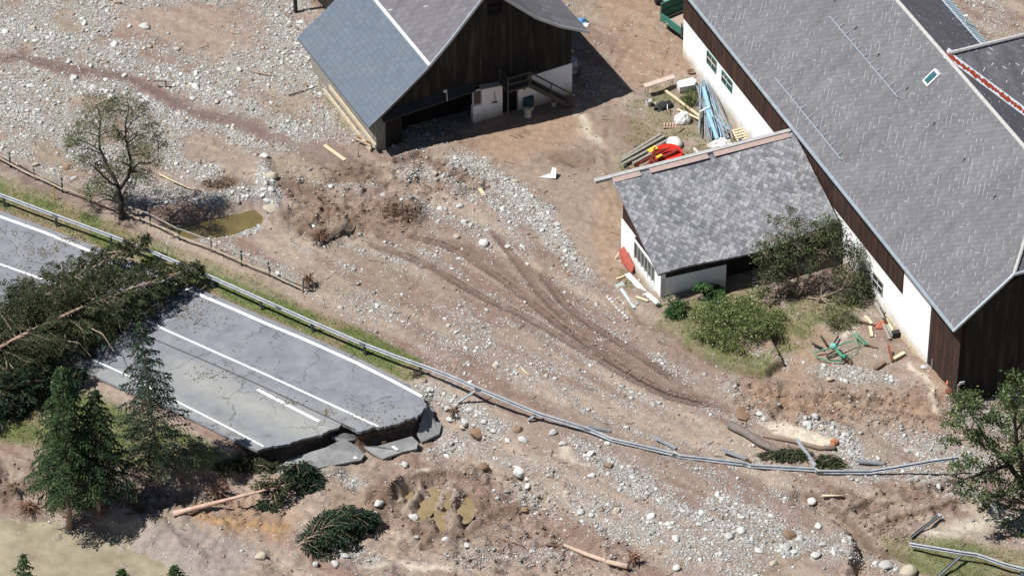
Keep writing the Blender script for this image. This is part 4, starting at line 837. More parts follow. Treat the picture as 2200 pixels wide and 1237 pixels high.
# side and rear walls
wall(BL,'side_wall',f,[(.36,-.6),(UEx-.4,-.6),(UEx-.4,LZ_),(.36,LZ_)],'u',-.0,.2,GWOOD)
wall(BL,'right_side_wall',f,[(.01,-.6),(17.5,-.6),(17.5,4.9),(.01,4.9)],'u',W1-.2,.2,DWOOD2)
wall(BL,'upper_side_wall',f,[(UEx-.3,-.6),(17.5,-.6),(17.5,5.2),(UEx-.3,5.2)],'u',3.4,.2,DWOOD2)
wall(BL,'rear_wall',f,[(.2,-.6),(3.3,-.6),(3.3,5.2),(.2,2.9)],'v',UEx-.6,.2,DWOOD2)
wall(BL,'rear_wall',f,[(3.6,-.6),(W1-.22,-.6),(W1-.22,4.9),(7.15,9.5),(3.6,5.6)],'v',17.3,.2,DWOOD2)
# chimney with white cowl
q=f(9.6,5.05,0); box(BL,'chimney',f,9.2,9.75,4.75,5.3,6.4,8.4,PLASTER)
# timber landing and stair
lw=boards('grey_stair_wood',(.36,.32,.27),(.22,.19,.16),.2)
st=MB().hexa([f(-1.25,8.05,2.45),f(-.05,8.05,2.45),f(-.05,9.55,2.45),f(-1.25,9.55,2.45)],[f(-1.25,8.05,2.57),f(-.05,8.05,2.57),f(-.05,9.55,2.57),f(-1.25,9.55,2.57)]).build('stair_landing',lw,BL)
mb=MB()
for a,b in (((-1.2,8.1),(-1.2,9.5)),((-1.2,8.1),(-.1,8.1))):
    for z_ in (3.0,3.45): mb.bar(f(a[0],a[1],z_),f(b[0],b[1],z_),.07,.09)
for a in ((-1.2,8.1),(-1.2,9.5),(-.1,8.1)): mb.bar(f(a[0],a[1],2.57),f(a[0],a[1],3.55),.09,.09,(1,0,0))
mb.bar(f(-1.2,8.1,-.3),f(-1.2,8.1,2.45),.1,.1,(1,0,0)); mb.build('railing',lw,st)
mb=MB(); s0,s1=(9.55,2.5),(12.35,.05)
for uo in (-1.2,-.35): mb.bar(f(uo,s0[0],s0[1]),f(uo,s1[0],s1[1]),.06,.26)
for k in range(12): a=(k+.5)/12; mb.bar(f(-1.16,s0[0]+(s1[0]-s0[0])*a,s0[1]+(s1[1]-s0[1])*a+.03),f(-.39,s0[0]+(s1[0]-s0[0])*a,s0[1]+(s1[1]-s0[1])*a+.03),.24,.04)
sr=mb.build('stair',lw,BL)
mb=MB(); mb.bar(f(-1.2,s0[0],s0[1]+.95),f(-1.2,s1[0],s1[1]+.95),.07,.09); mb.bar(f(-1.2,s0[0],s0[1]+.5),f(-1.2,s1[0],s1[1]+.5),.05,.07)
for a in (0.02,.5,1.): mb.bar(f(-1.2,s0[0]+(s1[0]-s0[0])*a,s0[1]+(s1[1]-s0[1])*a),f(-1.2,s0[0]+(s1[0]-s0[0])*a,s0[1]+(s1[1]-s0[1])*a+1.),.08,.08,(1,0,0))
mb.build('handrail',lw,sr)
# lamp bracket, tools on the plaster
MB().tube([f(-.7,4.35,2.7),f(-.72,4.3,3.55),f(-.85,4.1,3.65)],.025,6).bar(f(-.9,4.02,3.62),f(-.9,4.2,3.62),.14,.1).build('yard_lamp',WFRAME,BL)
MB().bar(f(-.07,7.75,1.9),f(-.07,7.8,1.2),.04,.02).bar(f(-.08,7.6,1.15),f(-.08,7.95,1.1),.05,.1).build('wall_bracket',DSTEEL,BL)
MB().bar(f(-.07,9.75,1.4),f(-.07,9.75,2.1),.12,.03).build('wall_box',DSTEEL,BL)
# cream boards leaning along the side wall: things of their own
CR=simple('cream_sawn_timber',(.56,.49,.36),(.42,.35,.25),3.,.8,.1)
for k,(v_,z_,u0,u1,lab) in enumerate(((-.16,.62,-.35,6.3,'upper long cream timber along the foot of the dark barn side roof'),(-.34,.16,.0,6.7,'lower long cream timber on the mud beside the dark barn'))):
    a=f(u0,v_,z_); b=f(u1,v_,z_+.1); o=MB().bar(a,b,  .1,.26).build('timber_beam',CR,origin=a); tag(o,lab,'timber')
FL=f
# ---------------- stones ----------------
def ico(sub):
    bm=bmesh.new(); bmesh.ops.create_icosphere(bm,subdivisions=sub,radius=1.); v=np.array([x.co[:] for x in bm.verts]); f_=np.array([[y.index for y in x.verts] for x in bm.faces]); bm.free(); return v,f_
IV1,IF1=ico(1); IV2,IF2=ico(2); IV3,IF3=ico(3)
def stonemat(name,ca,cb,cc):
    t=NT(name); v=t.obj(); g=t.n('ShaderNodeNewGeometry').outputs['Random Per Island']; o=t.n('ShaderNodeObjectInfo').outputs['Random']; r=t.ma('FRACT',t.ma('ADD',g,o))
    c=t.mix(r,ca,cb); c=t.mix(t.ma('GREATER_THAN',t.wn(t.comb(r,r,r)),.86),c,cc); n=t.noise(v,9.,5,.7); k=t.ramp(n,.3,.7,.82,1.12); c=t.mix(1.,c,t.comb(k,k,k),'MULTIPLY'); t.bump(n,.4,.02); return t.fin(c,.85)
STONE=stonemat('river_stone',(.26,.255,.245),(.56,.55,.52),(.24,.18,.135))
BOUL=stonemat('pale_boulder_stone',(.40,.39,.37),(.58,.57,.535),(.42,.36,.28)); BROWNS=stonemat('brown_boulder_stone',(.20,.13,.085),(.26,.17,.11),(.18,.12,.09))
SEEN=[(-34,34,-27,31)]
def scatter(n,r0,r1,IV,IF,pw,dm,seed):
    r_=np.random.default_rng(seed); N=n*9; x=r_.uniform(-34,34,N); y=r_.uniform(-27,31,N); d=bil(gr,x,y); dd=np.clip(d,0,1)**dm; k=r_.uniform(0,1,N)<dd; x=x[k][:n]; y=y[k][:n]; d=d[k][:n]
    n=len(x); r=r0*(1-r_.uniform(0,1,n))**(-1/pw); r=np.minimum(r,r1); z=bil(Z,x,y)
    # random stretch + rotation
    s=np.stack([r*r_.uniform(.8,1.35,n),r*r_.uniform(.7,1.1,n),r*r_.uniform(.45,.8,n)],-1); a=r_.uniform(0,6.28,n); b=r_.normal(0,.3,n)
    W=IV[None]*(1+r_.uniform(-.22,.22,(n,len(IV),1))); W=W*s[:,None,:]
    ca,sa=np.cos(a)[:,None],np.sin(a)[:,None]; cb,sb=np.cos(b)[:,None],np.sin(b)[:,None]
    x1=W[...,0]*cb+W[...,2]*sb; z1=-W[...,0]*sb+W[...,2]*cb; X1=x1*ca-W[...,1]*sa; Y1=x1*sa+W[...,1]*ca
    V3=np.stack([X1+x[:,None],Y1+y[:,None],z1+(z+s[:,2]*.35)[:,None]],-1).reshape(-1,3); F3=(IF[None]+np.arange(n)[:,None,None]*len(IV)).reshape(-1,3); return V3,F3
V3,F3=scatter(190000,.019,.058,IV1[:],IF1,2.1,1.45,5); tag(npobj('gravel',V3,F3,STONE),kind='stuff')
V3,F3=scatter(9000,.05,.125,IV2,IF2,2.4,1.9,6); tag(npobj('loose_stones',V3,F3,STONE,smooth=True),kind='stuff')
CLOD=stonemat('earth_clod',(.17,.12,.09),(.29,.22,.17),(.33,.24,.17))
_gr=gr; gr=np.clip(CHURN*.9+.06,0,1); V3,F3=scatter(13000,.025,.10,IV1,IF1,2.2,1.3,15); tag(npobj('earth_clods',V3,F3,CLOD),kind='stuff'); gr=_gr
r_=np.random.default_rng(16); n=5200; x=r_.uniform(-34,34,n); y=r_.uniform(-27,31,n); k=(bil(ROADM,x,y)<.05)&(r_.uniform(0,1,n)<.25+.75*bil(CHURN,x,y)); x=x[k];y=y[k];n=len(x); z=bil(Z,x,y)+.02; a=r_.normal(-.6,.9,n); L=r_.uniform(.06,.32,n)
D=np.stack([np.cos(a),np.sin(a),r_.normal(0,.12,n)],-1); W=np.stack([-np.sin(a),np.cos(a),np.zeros(n)],-1); C=np.stack([x,y,z+.02],-1); e=D*L[:,None]; b=W*.018; u_=np.array([0,0,.025]); V_=np.stack([C-e-b,C-e+b,C-e+u_,C+e-b,C+e+b,C+e+u_],1).reshape(-1,3); F_=(np.array([[0,1,4,3],[1,2,5,4],[2,0,3,5]])[None]+np.arange(n)[:,None,None]*6).reshape(-1,4)
tag(npobj('twig_debris',V_,F_,leafmat('twig_debris_wood',(.09,.06,.045),(.36,.27,.19)) if 0 else simple('twig_debris_wood',(.30,.22,.16),(.11,.075,.055),.8,.9,0)),kind='stuff')
bmesh_pool=[]
for k in range(10):
    q=IV3*1.0; n_=np.array([[vn(p[0]*1.3+k*7,p[1]*1.3+p[2]*1.7,k)-.5,0,0] for p in q])[:,0:1]; cut=np.random.default_rng(k).normal(0,1,(5,3)); cut/=np.linalg.norm(cut,axis=1)[:,None]
    q=q*(1+.45*n_)
    for c in cut: d=q@c; q=q-np.clip(d-.68,0,None)[:,None]*c*.85
    q=q*np.array([1.15,.95,.68]); bmesh_pool.append(mesh_np('boulder',q,IF3,BOUL,True)); 
brown_pool=[]
for k in range(3): m_=bmesh_pool[k].copy(); m_.materials[0]=BROWNS; brown_pool.append(m_)
def boulder(px,py,rpx,lab,group=None,brown=False,flat=1.):
    q=G(px,py+rpx*.3); r=rpx/37.; o=link_mesh('boulder',random.choice(brown_pool if brown else bmesh_pool)); o.location=q+Vector((0,0,r*.25*flat)); o.scale=(r,r,r*flat); o.rotation_euler=(random.uniform(-.2,.2),random.uniform(-.2,.2),random.uniform(0,6.28)); tag(o,lab,'boulder',group); return o
ZONES=[(lambda u,v:u<560 and v<150,'pale rounded stone in the upper left gravel above the dark mud stream','stones above the dark mud stream'),
 (lambda u,v:u<330 and v<470,'pale stone in the gravel around the sparse tree above the rail fence','stones around the sparse tree'),
 (lambda u,v:u<800 and v<330,'pale stone in the gravel between the sparse tree and the dark wooden barn','stones between tree and dark barn'),
 (lambda u,v:u<640 and v<520,'grey stone piled around the small muddy pond behind the rail fence','stones around the pond'),
 (lambda u,v:u<1300 and v<640 and v>300,'pale stone on the churned ground in front of the dark barn','stones in front of the dark barn'),
 (lambda u,v:v<860 and u<1500,'pale stone on the smooth mud fan crossed by tyre tracks','stones on the mud fan'),
 (lambda u,v:u>1500 and v<990,'pale stone in the rubble between the green metal wreck and the loose crash barrier','stones beside the big barn'),
 (lambda u,v:u<1130 and v<1010,'pale stone in the rubble right of the broken road edge','stones beside the road break'),
 (lambda u,v:u<860,'pale stone on the muddy ground around the fallen spruces at the bottom left','stones at the bottom left'),
 (lambda u,v:u<1600,'pale stone in the gravel below the loose crash barrier at the bottom centre','stones at the bottom centre'),
 (lambda u,v:True,'pale stone in the gravel at the bottom right below the crash barrier','stones at the bottom right')]
def zone(u,v):
    for fn,a,b in ZONES:
        if fn(u,v): return a,b
HAND=[(311,55,11),(279,55,6),(247,94,9),(11,67,8),(71,58,7),(340,147,7),(158,167,8),(67,185,8),(202,189,9),(240,207,10),(269,200,8),(225,218,8),(567,335,9),(586,376,11),(575,431,9),(77,353,7),(583,407,8),(566,407,6),(566,418,6),
 (823,420,6),(945,447,6),(988,442,7),(980,507,7),(1090,528,6),(998,476,6),(1000,906,10),(1122,943,9),(1188,927,8),(1208,952,7),(1248,1098,8),(1324,1096,8),(1401,1108,8),(1269,974,7),(1271,1020,7),(1454,1218,8),(958,1157,7),(1452,1155,8),(982,890,7),(1507,1100,7),
 (1592,1139,9),(1689,1176,10),(1758,1128,7),(1744,1075,9),(1751,1190,9),(1631,1181,7),(1661,1208,7),(1719,1157,8),(1567,1150,9),(1752,892,7),(1735,910,8),(719,1177,7),(742,1192,7),(720,1209,8),(806,1102,7),(677,1211,6),(870,996,7),(888,1109,9),(1040,905,7),(1060,925,6),(1090,945,6),(1010,880,8),(960,875,7)]
n_b=0
for u_,v_,r_ in HAND: a,b=zone(u_,v_); boulder(u_,v_,r_*1.1,a,b); n_b+=1
boulder(421,186,11,'whitish pointed boulder lying in the gravel right of the sparse tree top'); boulder(1038,521,12,'single large pale boulder on the mud just above the upper tyre tracks'); boulder(581,444,17,'broad pale flat boulder at the right end of the muddy pond',flat=.6)
boulder(307,219,12,'bluish white boulder just right of the sparse tree crown'); boulder(1116,1012,14,'large angular grey rock in the rubble above the yellow puddles'); boulder(1952,1225,19,'large white boulder at the bottom edge beside the grassy bank')
boulder(2145,1091,15,'big white boulder beneath the leafy tree at the right'); boulder(1904,1210,15,'flat tan boulder left of the grassy bank at the bottom right',flat=.6); boulder(560,1192,11,'single grey boulder below the orange mud at the bottom left'); boulder(814,1080,10,'white rock at the left rim of the puddle pit')
boulder(1449,306,20,'big rounded pale boulder in the farm yard between timber pile and white sack'); boulder(1598,884,20,'long low brown rock half sunk in mud left of the cream sand patch',brown=True,flat=.35)
for u_,v_,r_,lab in ((1025,927,16,'brown rock in the rubble just right of the tilted dark slab'),(1114,921,9,'small round brown rock below the hanging crash barrier'),(1040,1002,13,'brown earth-stained rock in the gravel above the puddle pit'),(1127,1094,7,'small dark brown rock right of the puddle pit'),(1696,1148,13,'brown clod of earth and roots in the bottom right gravel'),(1307,998,9,'mossy dark rock in the stones below the loose crash barrier'),(145,358,9,'brownish stone in the gravel left of the sparse tree')): boulder(u_,v_,r_,lab,brown=True)
r2_=np.random.default_rng(77)
while n_b<255:
    u_,v_=r2_.uniform(-10,2210),r2_.uniform(-5,1240); q=P(u_,v_); d=float(bil(gr,q[0],q[1]))
    if r2_.uniform()<d**2.2: a,b=zone(u_,v_); boulder(u_,v_,r2_.uniform(4.2,7.2),a,b); n_b+=1
# ---------------- vegetation ----------------
SPR=leafmat('spruce_needles',(.020,.052,.020),(.075,.125,.045),(.13,.16,.075)); SPR2=leafmat('shaded_spruce_needles',(.014,.036,.018),(.045,.085,.038),(.08,.11,.055)); SPRF=leafmat('wilting_spruce_needles',(.024,.042,.017),(.080,.098,.044),(.13,.11,.055)); SPRD=leafmat('dark_spruce_needles',(.012,.03,.02),(.035,.07,.036),(.10,.11,.06))  # SPR2 is a copy of the needle green with shade put into its colour
LEAF=leafmat('green_leaves',(.03,.06,.018),(.11,.15,.055),(.24,.27,.14)); LEAFS=leafmat('olive_small_leaves',(.08,.095,.04),(.19,.20,.10),(.28,.28,.16)); WEED=leafmat('weed_leaves',(.06,.10,.025),(.19,.225,.075),(.40,.40,.22)); BRAM=leafmat('bramble_leaves',(.025,.075,.022),(.09,.17,.055),(.20,.26,.11)); DRY=leafmat('dry_roots_and_litter',(.10,.065,.045),(.22,.15,.10)); GRASSM=leafmat('verge_grass',(.045,.085,.014),(.13,.175,.045),(.22,.21,.09))
def quads(C,D,Wd,sz,asp):
    """leaf quads: centre, long dir, width dir"""
    a=D*sz[:,None]; b=Wd*(sz*asp)[:,None]; V_=np.stack([C-a,C+b,C+a,C-b],1).reshape(-1,3); return V_,np.arange(len(V_)).reshape(-1,4)
def rdir(n,r_): 
    v_=r_.normal(0,1,(n,3)); return v_/np.linalg.norm(v_,axis=1)[:,None]
def crown(cl,size,r_,asp=.5):
    """cl: list of (centre, radius, n, squash) clumps -> leaf quads bunched in sub-clumps"""
    Cs=[]
    for c,r,n,sq in cl:
        k=max(3,int(n/38)); d=rdir(k,r_); rad=r*r_.uniform(.35,1.,k)**.6; sub=np.array(c)+d*rad[:,None]*np.array([1,1,sq]); i=r_.integers(0,k,n); Cs.append(sub[i]+r_.normal(0,1,(n,3))*(r*.17+.05)*np.array([1,1,.6]))
    C=np.concatenate(Cs); n=len(C); D=rdir(n,r_); W=np.cross(D,rdir(n,r_)); W/=np.linalg.norm(W,axis=1)[:,None]+1e-9; return quads(C,D,W,r_.uniform(size*.6,size*1.3,n),asp)
def broadleaf(name,base,lab,cat,stems,clumps,mat,leaf,trunk_r,bark=DBARK,seed=1,twigs=3,group=None):
    """stems: list of point lists starting near base; clumps joined to the nearest stem point by a limb"""
    r_=np.random.default_rng(seed); t_=thing(name,base,lab,cat,group); mb=MB(); nodes=[]
    for pts,ra,rb in stems:
        pts=[Vector(p) for p in pts]; q=[]
        for i in range(len(pts)-1):
            for k in range(3): q.append(pts[i].lerp(pts[i+1],k/3)+Vector(r_.normal(0,.03,3)))
        q.append(pts[-1]); rs=[ra+(rb-ra)*i/(len(q)-1) for i in range(len(q))]; mb.tube(q,rs,8); nodes+=[(p,rs[i]) for i,p in enumerate(q) if i>2]
    if twigs>2: mb.build('trunk',bark,t_,smooth=True); mb=MB()
    for c,r,n,sq in clumps:
        c=Vector(c); p,rr=min(nodes,key=lambda z:(z[0]-c).length+abs(min(0,c.z-z[0].z))*.8); m=(p+c)/2+Vector((0,0,.12*(c-p).length)); mb.tube([p,m,c],[min(rr*.7,.07),.035,.015],5)
        for k in range(twigs):
            e=c+Vector(rdir(1,r_)[0]*np.array([1,1,sq]))*r*.95; s_=m.lerp(c,r_.uniform(.3,1.)); mb.tube([s_,(s_+e)/2+Vector((0,0,.05)),e],[.018,.012,.006],4)
    mb.build('branches',bark,t_)
    V_,F_=crown(clumps,leaf,r_); npobj('crown',V_,F_,mat,t_); return t_
def needle_twigs(pos,dr,side,Ls,r_,nw=.02,nl=.085,per=13,droop=.25):
    """needles along twigs. pos (n,3) start, dr (n,3) dir, Ls length"""
    n=len(pos); s=(np.arange(per)+.5)/per; s=s[None,:,None]; L=Ls[:,None,None]
    C=pos[:,None,:]+dr[:,None,:]*L*s+np.array([0,0,-1.])*(droop*L*s*s); C=C+r_.normal(0,.018,C.shape); C=C.reshape(-1,3)
    D=np.repeat(dr,per,0)+r_.normal(0,.55,(n*per,3)); D/=np.linalg.norm(D,axis=1)[:,None]; W=np.cross(D,rdir(n*per,r_)); W/=np.linalg.norm(W,axis=1)[:,None]+1e-9
    return quads(C,D,W,r_.uniform(nl*.6,nl*1.25,n*per),nw/nl*1.4)
def spruce(name,lab,p0,p1,R,mat,seed,cbase=.1,cat='spruce tree',nb=150,r0=.16,droop=.35,lie=False,bark=BARK,ground=None,skip=None,dens=1.,roots=False,tip=.9,per=13,group=None,bend=None,up=.0):
    r_=np.random.default_rng(seed); p0=Vector(p0);p1=Vector(p1); ax=(p1-p0); H=ax.length; ax.normalize(); t_=thing(name,p0,lab,cat,group); _,s_,u_=fr(ax)
    def tr(s): 
        b=p0.lerp(p1,s); 
        if bend is not None: b=b+Vector(bend)*math.sin(math.pi*s)
        return b
    mb=MB(); mb.tube([tr(k/10) for k in range(11)],[r0*(1-.93*k/10) for k in range(11)],9); mb.build('trunk',bark,t_,smooth=True)
    mb=MB(); PS=[];DS=[];LS=[]
    for b in range(nb):
        s=cbase+(1-cbase)*(b+r_.uniform(0,1))/nb; s=min(s,.985); a=b*2.399+r_.normal(0,.25); o=s_*math.cos(a)+u_*math.sin(a); 
        rel=(s-cbase)/(1-cbase); Lb=R*((1-rel)**.85*.95+.05)*min(1.,.55+rel*4)*r_.uniform(.72,1.12)
        if skip and skip(s,o,r_): continue
        base=tr(s); K=6; pts=[]; 
        for k in range(K+1):
            q=k/K; x=base+o*Lb*q+ax*Lb*(up*q)+Vector((0,0,-1))*Lb*(droop*q*q*(1.25-.45*q*tip))
            if lie:
                gz=ground(x.x,x.y)+.06+.10*r_.uniform(); 
                if x.z<gz: x.z=gz
            pts.append(x)
        mb.tube(pts,[.028*(1-.8*k/K)*(.5+Lb/R*.6) for k in range(K+1)],4,False)
        nt=max(4,int(Lb/.105*dens))
        for k in range(nt):
            q=.12+.88*(k+r_.uniform(0,.8))/nt; i=min(K-1,int(q*K)); x=pts[i].lerp(pts[i+1],q*K-i); d=(pts[i+1]-pts[i]).normalized(); sd=d.cross(Vector((0,0,1))); sd=sd.normalized() if sd.length>1e-3 else s_
            sg=1 if k%2 else -1; dd=d*.55+sd*sg*.85+Vector((0,0,-.18)); dd.normalize(); l=Lb*.36*(1-q*.72)*r_.uniform(.7,1.2)+.1
            PS.append(x);DS.append(dd);LS.append(min(l,.85))
        PS.append(pts[-2]);DS.append((pts[-1]-pts[-2]).normalized());LS.append(.25)
    mb.build('branches',bark if lie else DBARK,t_)
    V_,F_=needle_twigs(np.array(PS),np.array(DS),None,np.array(LS),r_,per=per,droop=.35 if not lie else .2)
    if lie:
        gz=bil(Z,V_[:,0],V_[:,1]); V_[:,2]=np.maximum(V_[:,2],np.maximum(gz,ZR if ground is not None else -9)*0+gz+.01)
    npobj('needles',V_,F_,mat,t_); return t_
# standing spruces
b=G(150,1137); tp=onp(132,785,b,.6)
spruce('spruce_tree','bright green standing spruce at the left with its trunk foot at the creek',b,tp,2.6,SPR,3,.24,nb=150,r0=.17,droop=.34,per=15)
b2=G(345,1047); tp2=onp(300,690,b2,1.0)
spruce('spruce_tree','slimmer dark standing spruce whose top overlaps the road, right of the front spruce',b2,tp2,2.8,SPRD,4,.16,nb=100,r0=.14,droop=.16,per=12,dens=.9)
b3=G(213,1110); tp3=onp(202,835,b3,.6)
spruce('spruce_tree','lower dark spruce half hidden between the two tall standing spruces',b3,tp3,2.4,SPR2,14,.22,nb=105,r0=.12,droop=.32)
def roadg(x,y):
    u_,v_=proj(np.array([x]),np.array([y]),np.array([ZR])); return max(HZ(x,y),ZR) if float(poly(u_,v_,[(-420,340),(0,450),(420,617),(880,815),(911,852),(915,876),(767,926),(540,962),(400,893),(0,701),(-420,480)],2)[0])>.5 else HZ(x,y)
# fallen spruces over the road
def GR(px,py,h): 
    q=Vector(P(px,py,ZR+h)); return q
spruce('fallen_spruce','biggest fallen spruce lying across the whole road with its bare pale trunk showing',GR(-120,812,1.3),GR(440,568,1.0),4.5,SPRF,21,.0,'fallen tree',nb=330,r0=.17,droop=.28,lie=True,ground=roadg,dens=1.2,per=13,bend=(0,0,.7),skip=lambda s,o,r_:(o.z>.75 and r_.uniform()<.55))
spruce('fallen_spruce','upper fallen spruce whose top droops over the crash barrier beside the big one',GR(-30,720,.9),GR(325,508,1.2),2.8,SPRF,22,.05,'fallen tree',nb=230,r0=.13,droop=.3,lie=True,ground=roadg,per=13,bend=(0,0,.3),skip=lambda s,o,r_:(o.z>.75 and r_.uniform()<.5))
spruce('fallen_spruce','dark fallen spruce at the left edge below the big one, lying down the bank',GR(-200,900,.8),GR(190,800,.6),3.6,SPRD,23,.0,'fallen tree',nb=230,r0=.15,droop=.3,lie=True,ground=roadg,per=12,bend=(0,0,.4))
# bare curved dead branches on the fallen mass
mb=MB(); 
for px,py,dx,dy in ((130,620,-4,-70),(165,618,8,-60),(178,600,5,-52),(190,640,40,30),(215,655,45,40),(230,650,30,62),(160,690,25,60),(170,690,-8,60),(185,700,60,55),(140,720,-10,40),(135,730,60,35),(260,540,-60,25),(270,640,-55,-12),(75,640,-50,-8),(20,780,18,60),(8,760,4,70),(110,820,30,50),(95,650,-5,40),(85,640,3,45),(300,560,-90,5),(30,700,60,40),(230,560,-30,60)):
    h0=1.9 if py>600 else 1.5; a=GR(px,py,h0); c_=GR(px+dx,py+dy,h0-.8); m=(a+c_)/2+Vector((.15,0,.35)); mb.tube([a,m,c_],[.035,.028,.014],5)
bb=thing('bare_branches',GR(150,700,.0),'tangle of bare pale curved boughs on top of the fallen spruces','branches'); mb.build('boughs',simple('pale_dead_bough',(.45,.36,.27),(.3,.23,.17),6.,.9,.1),bb); tag(bb,kind='stuff')
# fallen spruce below the road, trunk foot left, green crown at the right
a=G(372,1103,.15); c_=G(628,1037,1.0)
spruce('fallen_spruce','fallen spruce below the road break with a long peeled pinkish trunk',a,c_,1.5,SPRF,31,.72,'fallen tree',nb=34,r0=.17,droop=.3,lie=True,ground=HZ,bark=simple('peeled_pink_bark',(.62,.44,.34),(.40,.25,.19),4.,.85,.3,20.),skip=lambda s,o,r_:(o.y<-.3 and s<.8))
def heap(name,lab,cx,cy,w_,h_,n,mat,seed,up=.6,L=.6,cat='branch heap',nd=.09,nt=1):
    """heap of drooping twigs (cut spruce crown)"""
    r_=np.random.default_rng(seed); t_=thing(name,G(cx,cy),lab,cat); PS=[];DS=[];LS=[]; mb=MB()
    for k in range(n):
        a=r_.uniform(0,6.28); q=math.sqrt(r_.uniform()); q*=.72+.4*float(vn(np.float64(math.cos(a)*1.6+seed),np.float64(math.sin(a)*1.6),seed)); px,py=cx+math.cos(a)*q*w_,cy+math.sin(a)*q*h_; p=G(px,py); zz=up*(1-q*q)*r_.uniform(.4,1.); c0=p+Vector((0,0,zz+.05)); d=Vector((math.cos(a)+r_.normal(0,.5),(math.sin(a)+r_.normal(0,.5)),-.15)).normalized()
        PS.append(c0);d=(d+Vector(rdir(1,r_)[0])*np.float64(.9)).normalized(); d=Vector((d.x,d.y,min(d.z,.25))); DS.append(d);LS.append(L*r_.uniform(.6,1.3))
        if k%16==0: mb.tube([c0,c0+d*L*.6+Vector((0,0,.05)),c0+d*L*1.2+Vector((0,0,-.15))],[.02,.015,.008],4)
    V_,F_=needle_twigs(np.array(PS),np.array(DS),None,np.array(LS),r_,per=16,nl=nd,droop=.35); npobj('needles',V_,F_,mat,t_); mb.build('twigs',BARK,t_); return t_
heap('cut_spruce_top','dense dark green spruce top at the right end of the peeled trunk',648,1035,38,30,520,SPRD,41,1.3)
heap('drooping_boughs','drooping brown-green boughs above the peeled trunk below the road',540,1006,80,16,420,SPRF,42,.7)
h_=spruce('fallen_spruce','bushy dark green spruce top washed up left of the puddle pit',G(640,1172,.35),G(812,1112,.45),2.0,SPRD,43,.0,'fallen tree',nb=120,r0=.07,droop=.75,lie=True,ground=HZ,per=15,up=.75,bend=(0,.3,.5))
heap('cut_spruce_top','rounded clump of spruce boughs at the right tip of the washed up top',770,1122,34,20,420,SPRD,47,.7,.5); MB().tube([G(680,1155,.5),G(720,1145,.8),G(745,1125,.75)],[.06,.05,.03],6).build('stem',simple('bleached_stem',(.5,.44,.35),(.35,.3,.24),5.),h_)
heap('spruce_boughs','small tuft of spruce boughs below the peeled trunk',570,1090,17,12,70,SPRD,44,.3,.4)
heap('spruce_boughs','wilted boughs caught under the loose crash barrier, the longer clump',1690,982,58,17,210,SPRF,45,.4,.55)
heap('spruce_boughs','wilted bushy clump hanging on the loose crash barrier at its broken joint',1780,998,30,18,130,SPRF,46,.5,.5)
# young spruce tops at the bottom edge
for px,py,tx,ty,R_,lab in ((52,1275,50,1190,.95,'young spruce top poking up at the bottom left corner'),(262,1262,262,1222,.8,'tiny spruce tip at the bottom edge left of the tree shadow'),(385,1262,372,1215,.9,'small light green spruce tip at the bottom edge near the orange mud')):
    b=G(px,py); spruce('young_spruce',lab,b,onp(tx,ty,b,.2),R_,SPR,int(px),.05,nb=36,r0=.05,droop=.2,per=9)
# sparse tree by the fence
b=G(262,470)
W_=lambda x,y,d=0: tuple(onp(x,y,b,d))
stems=[([b-Vector((0,0,.2)),W_(259,430),W_(254,400)],.19,.16),([W_(254,402),W_(240,372,.2),W_(226,345,.5),W_(213,310,.6),W_(216,262,.8),W_(208,225,1.)],.13,.03),([W_(258,405),W_(276,380,-.2),W_(283,345,-.5),W_(272,310,-.6),W_(270,268,-.4),W_(276,225,-.3)],.12,.03),([W_(254,400),W_(236,392,-.6),W_(216,372,-1.),W_(190,350,-1.2)],.08,.03),([W_(276,370),W_(300,350,.4),W_(325,350,.8),W_(340,338,.9)],.07,.02)]
cl=[]; r_=np.random.default_rng(9)
for x,y,r,n in ((208,225,.8,260),(235,240,.7,210),(275,225,.8,270),(300,250,.8,260),(318,285,.7,190),(190,260,.8,240),(165,285,.7,200),(172,320,.8,200),(215,290,.7,170),(250,280,.6,140),(275,300,.8,240),(300,320,.8,230),(325,340,.7,200),(340,305,.5,90),(200,350,.8,260),(230,370,.8,260),(262,350,.6,180),(290,365,.7,240),(315,375,.6,150),(225,400,.7,200),(205,395,.6,150),(245,420,.5,90),(275,400,.5,100),(150,300,.5,80),(245,215,.5,110),(190,420,.5,90),(185,445,.45,60)):
    cl.append((W_(x,y,r_.uniform(-1.3,1.3)),r*1.1,int(n*4.2),.8))
broadleaf('sparse_tree',b,'thin-leaved olive tree standing alone behind the rail fence, gravel showing through its crown','tree',stems,cl,LEAFS,.05,.2,seed=5,twigs=7)
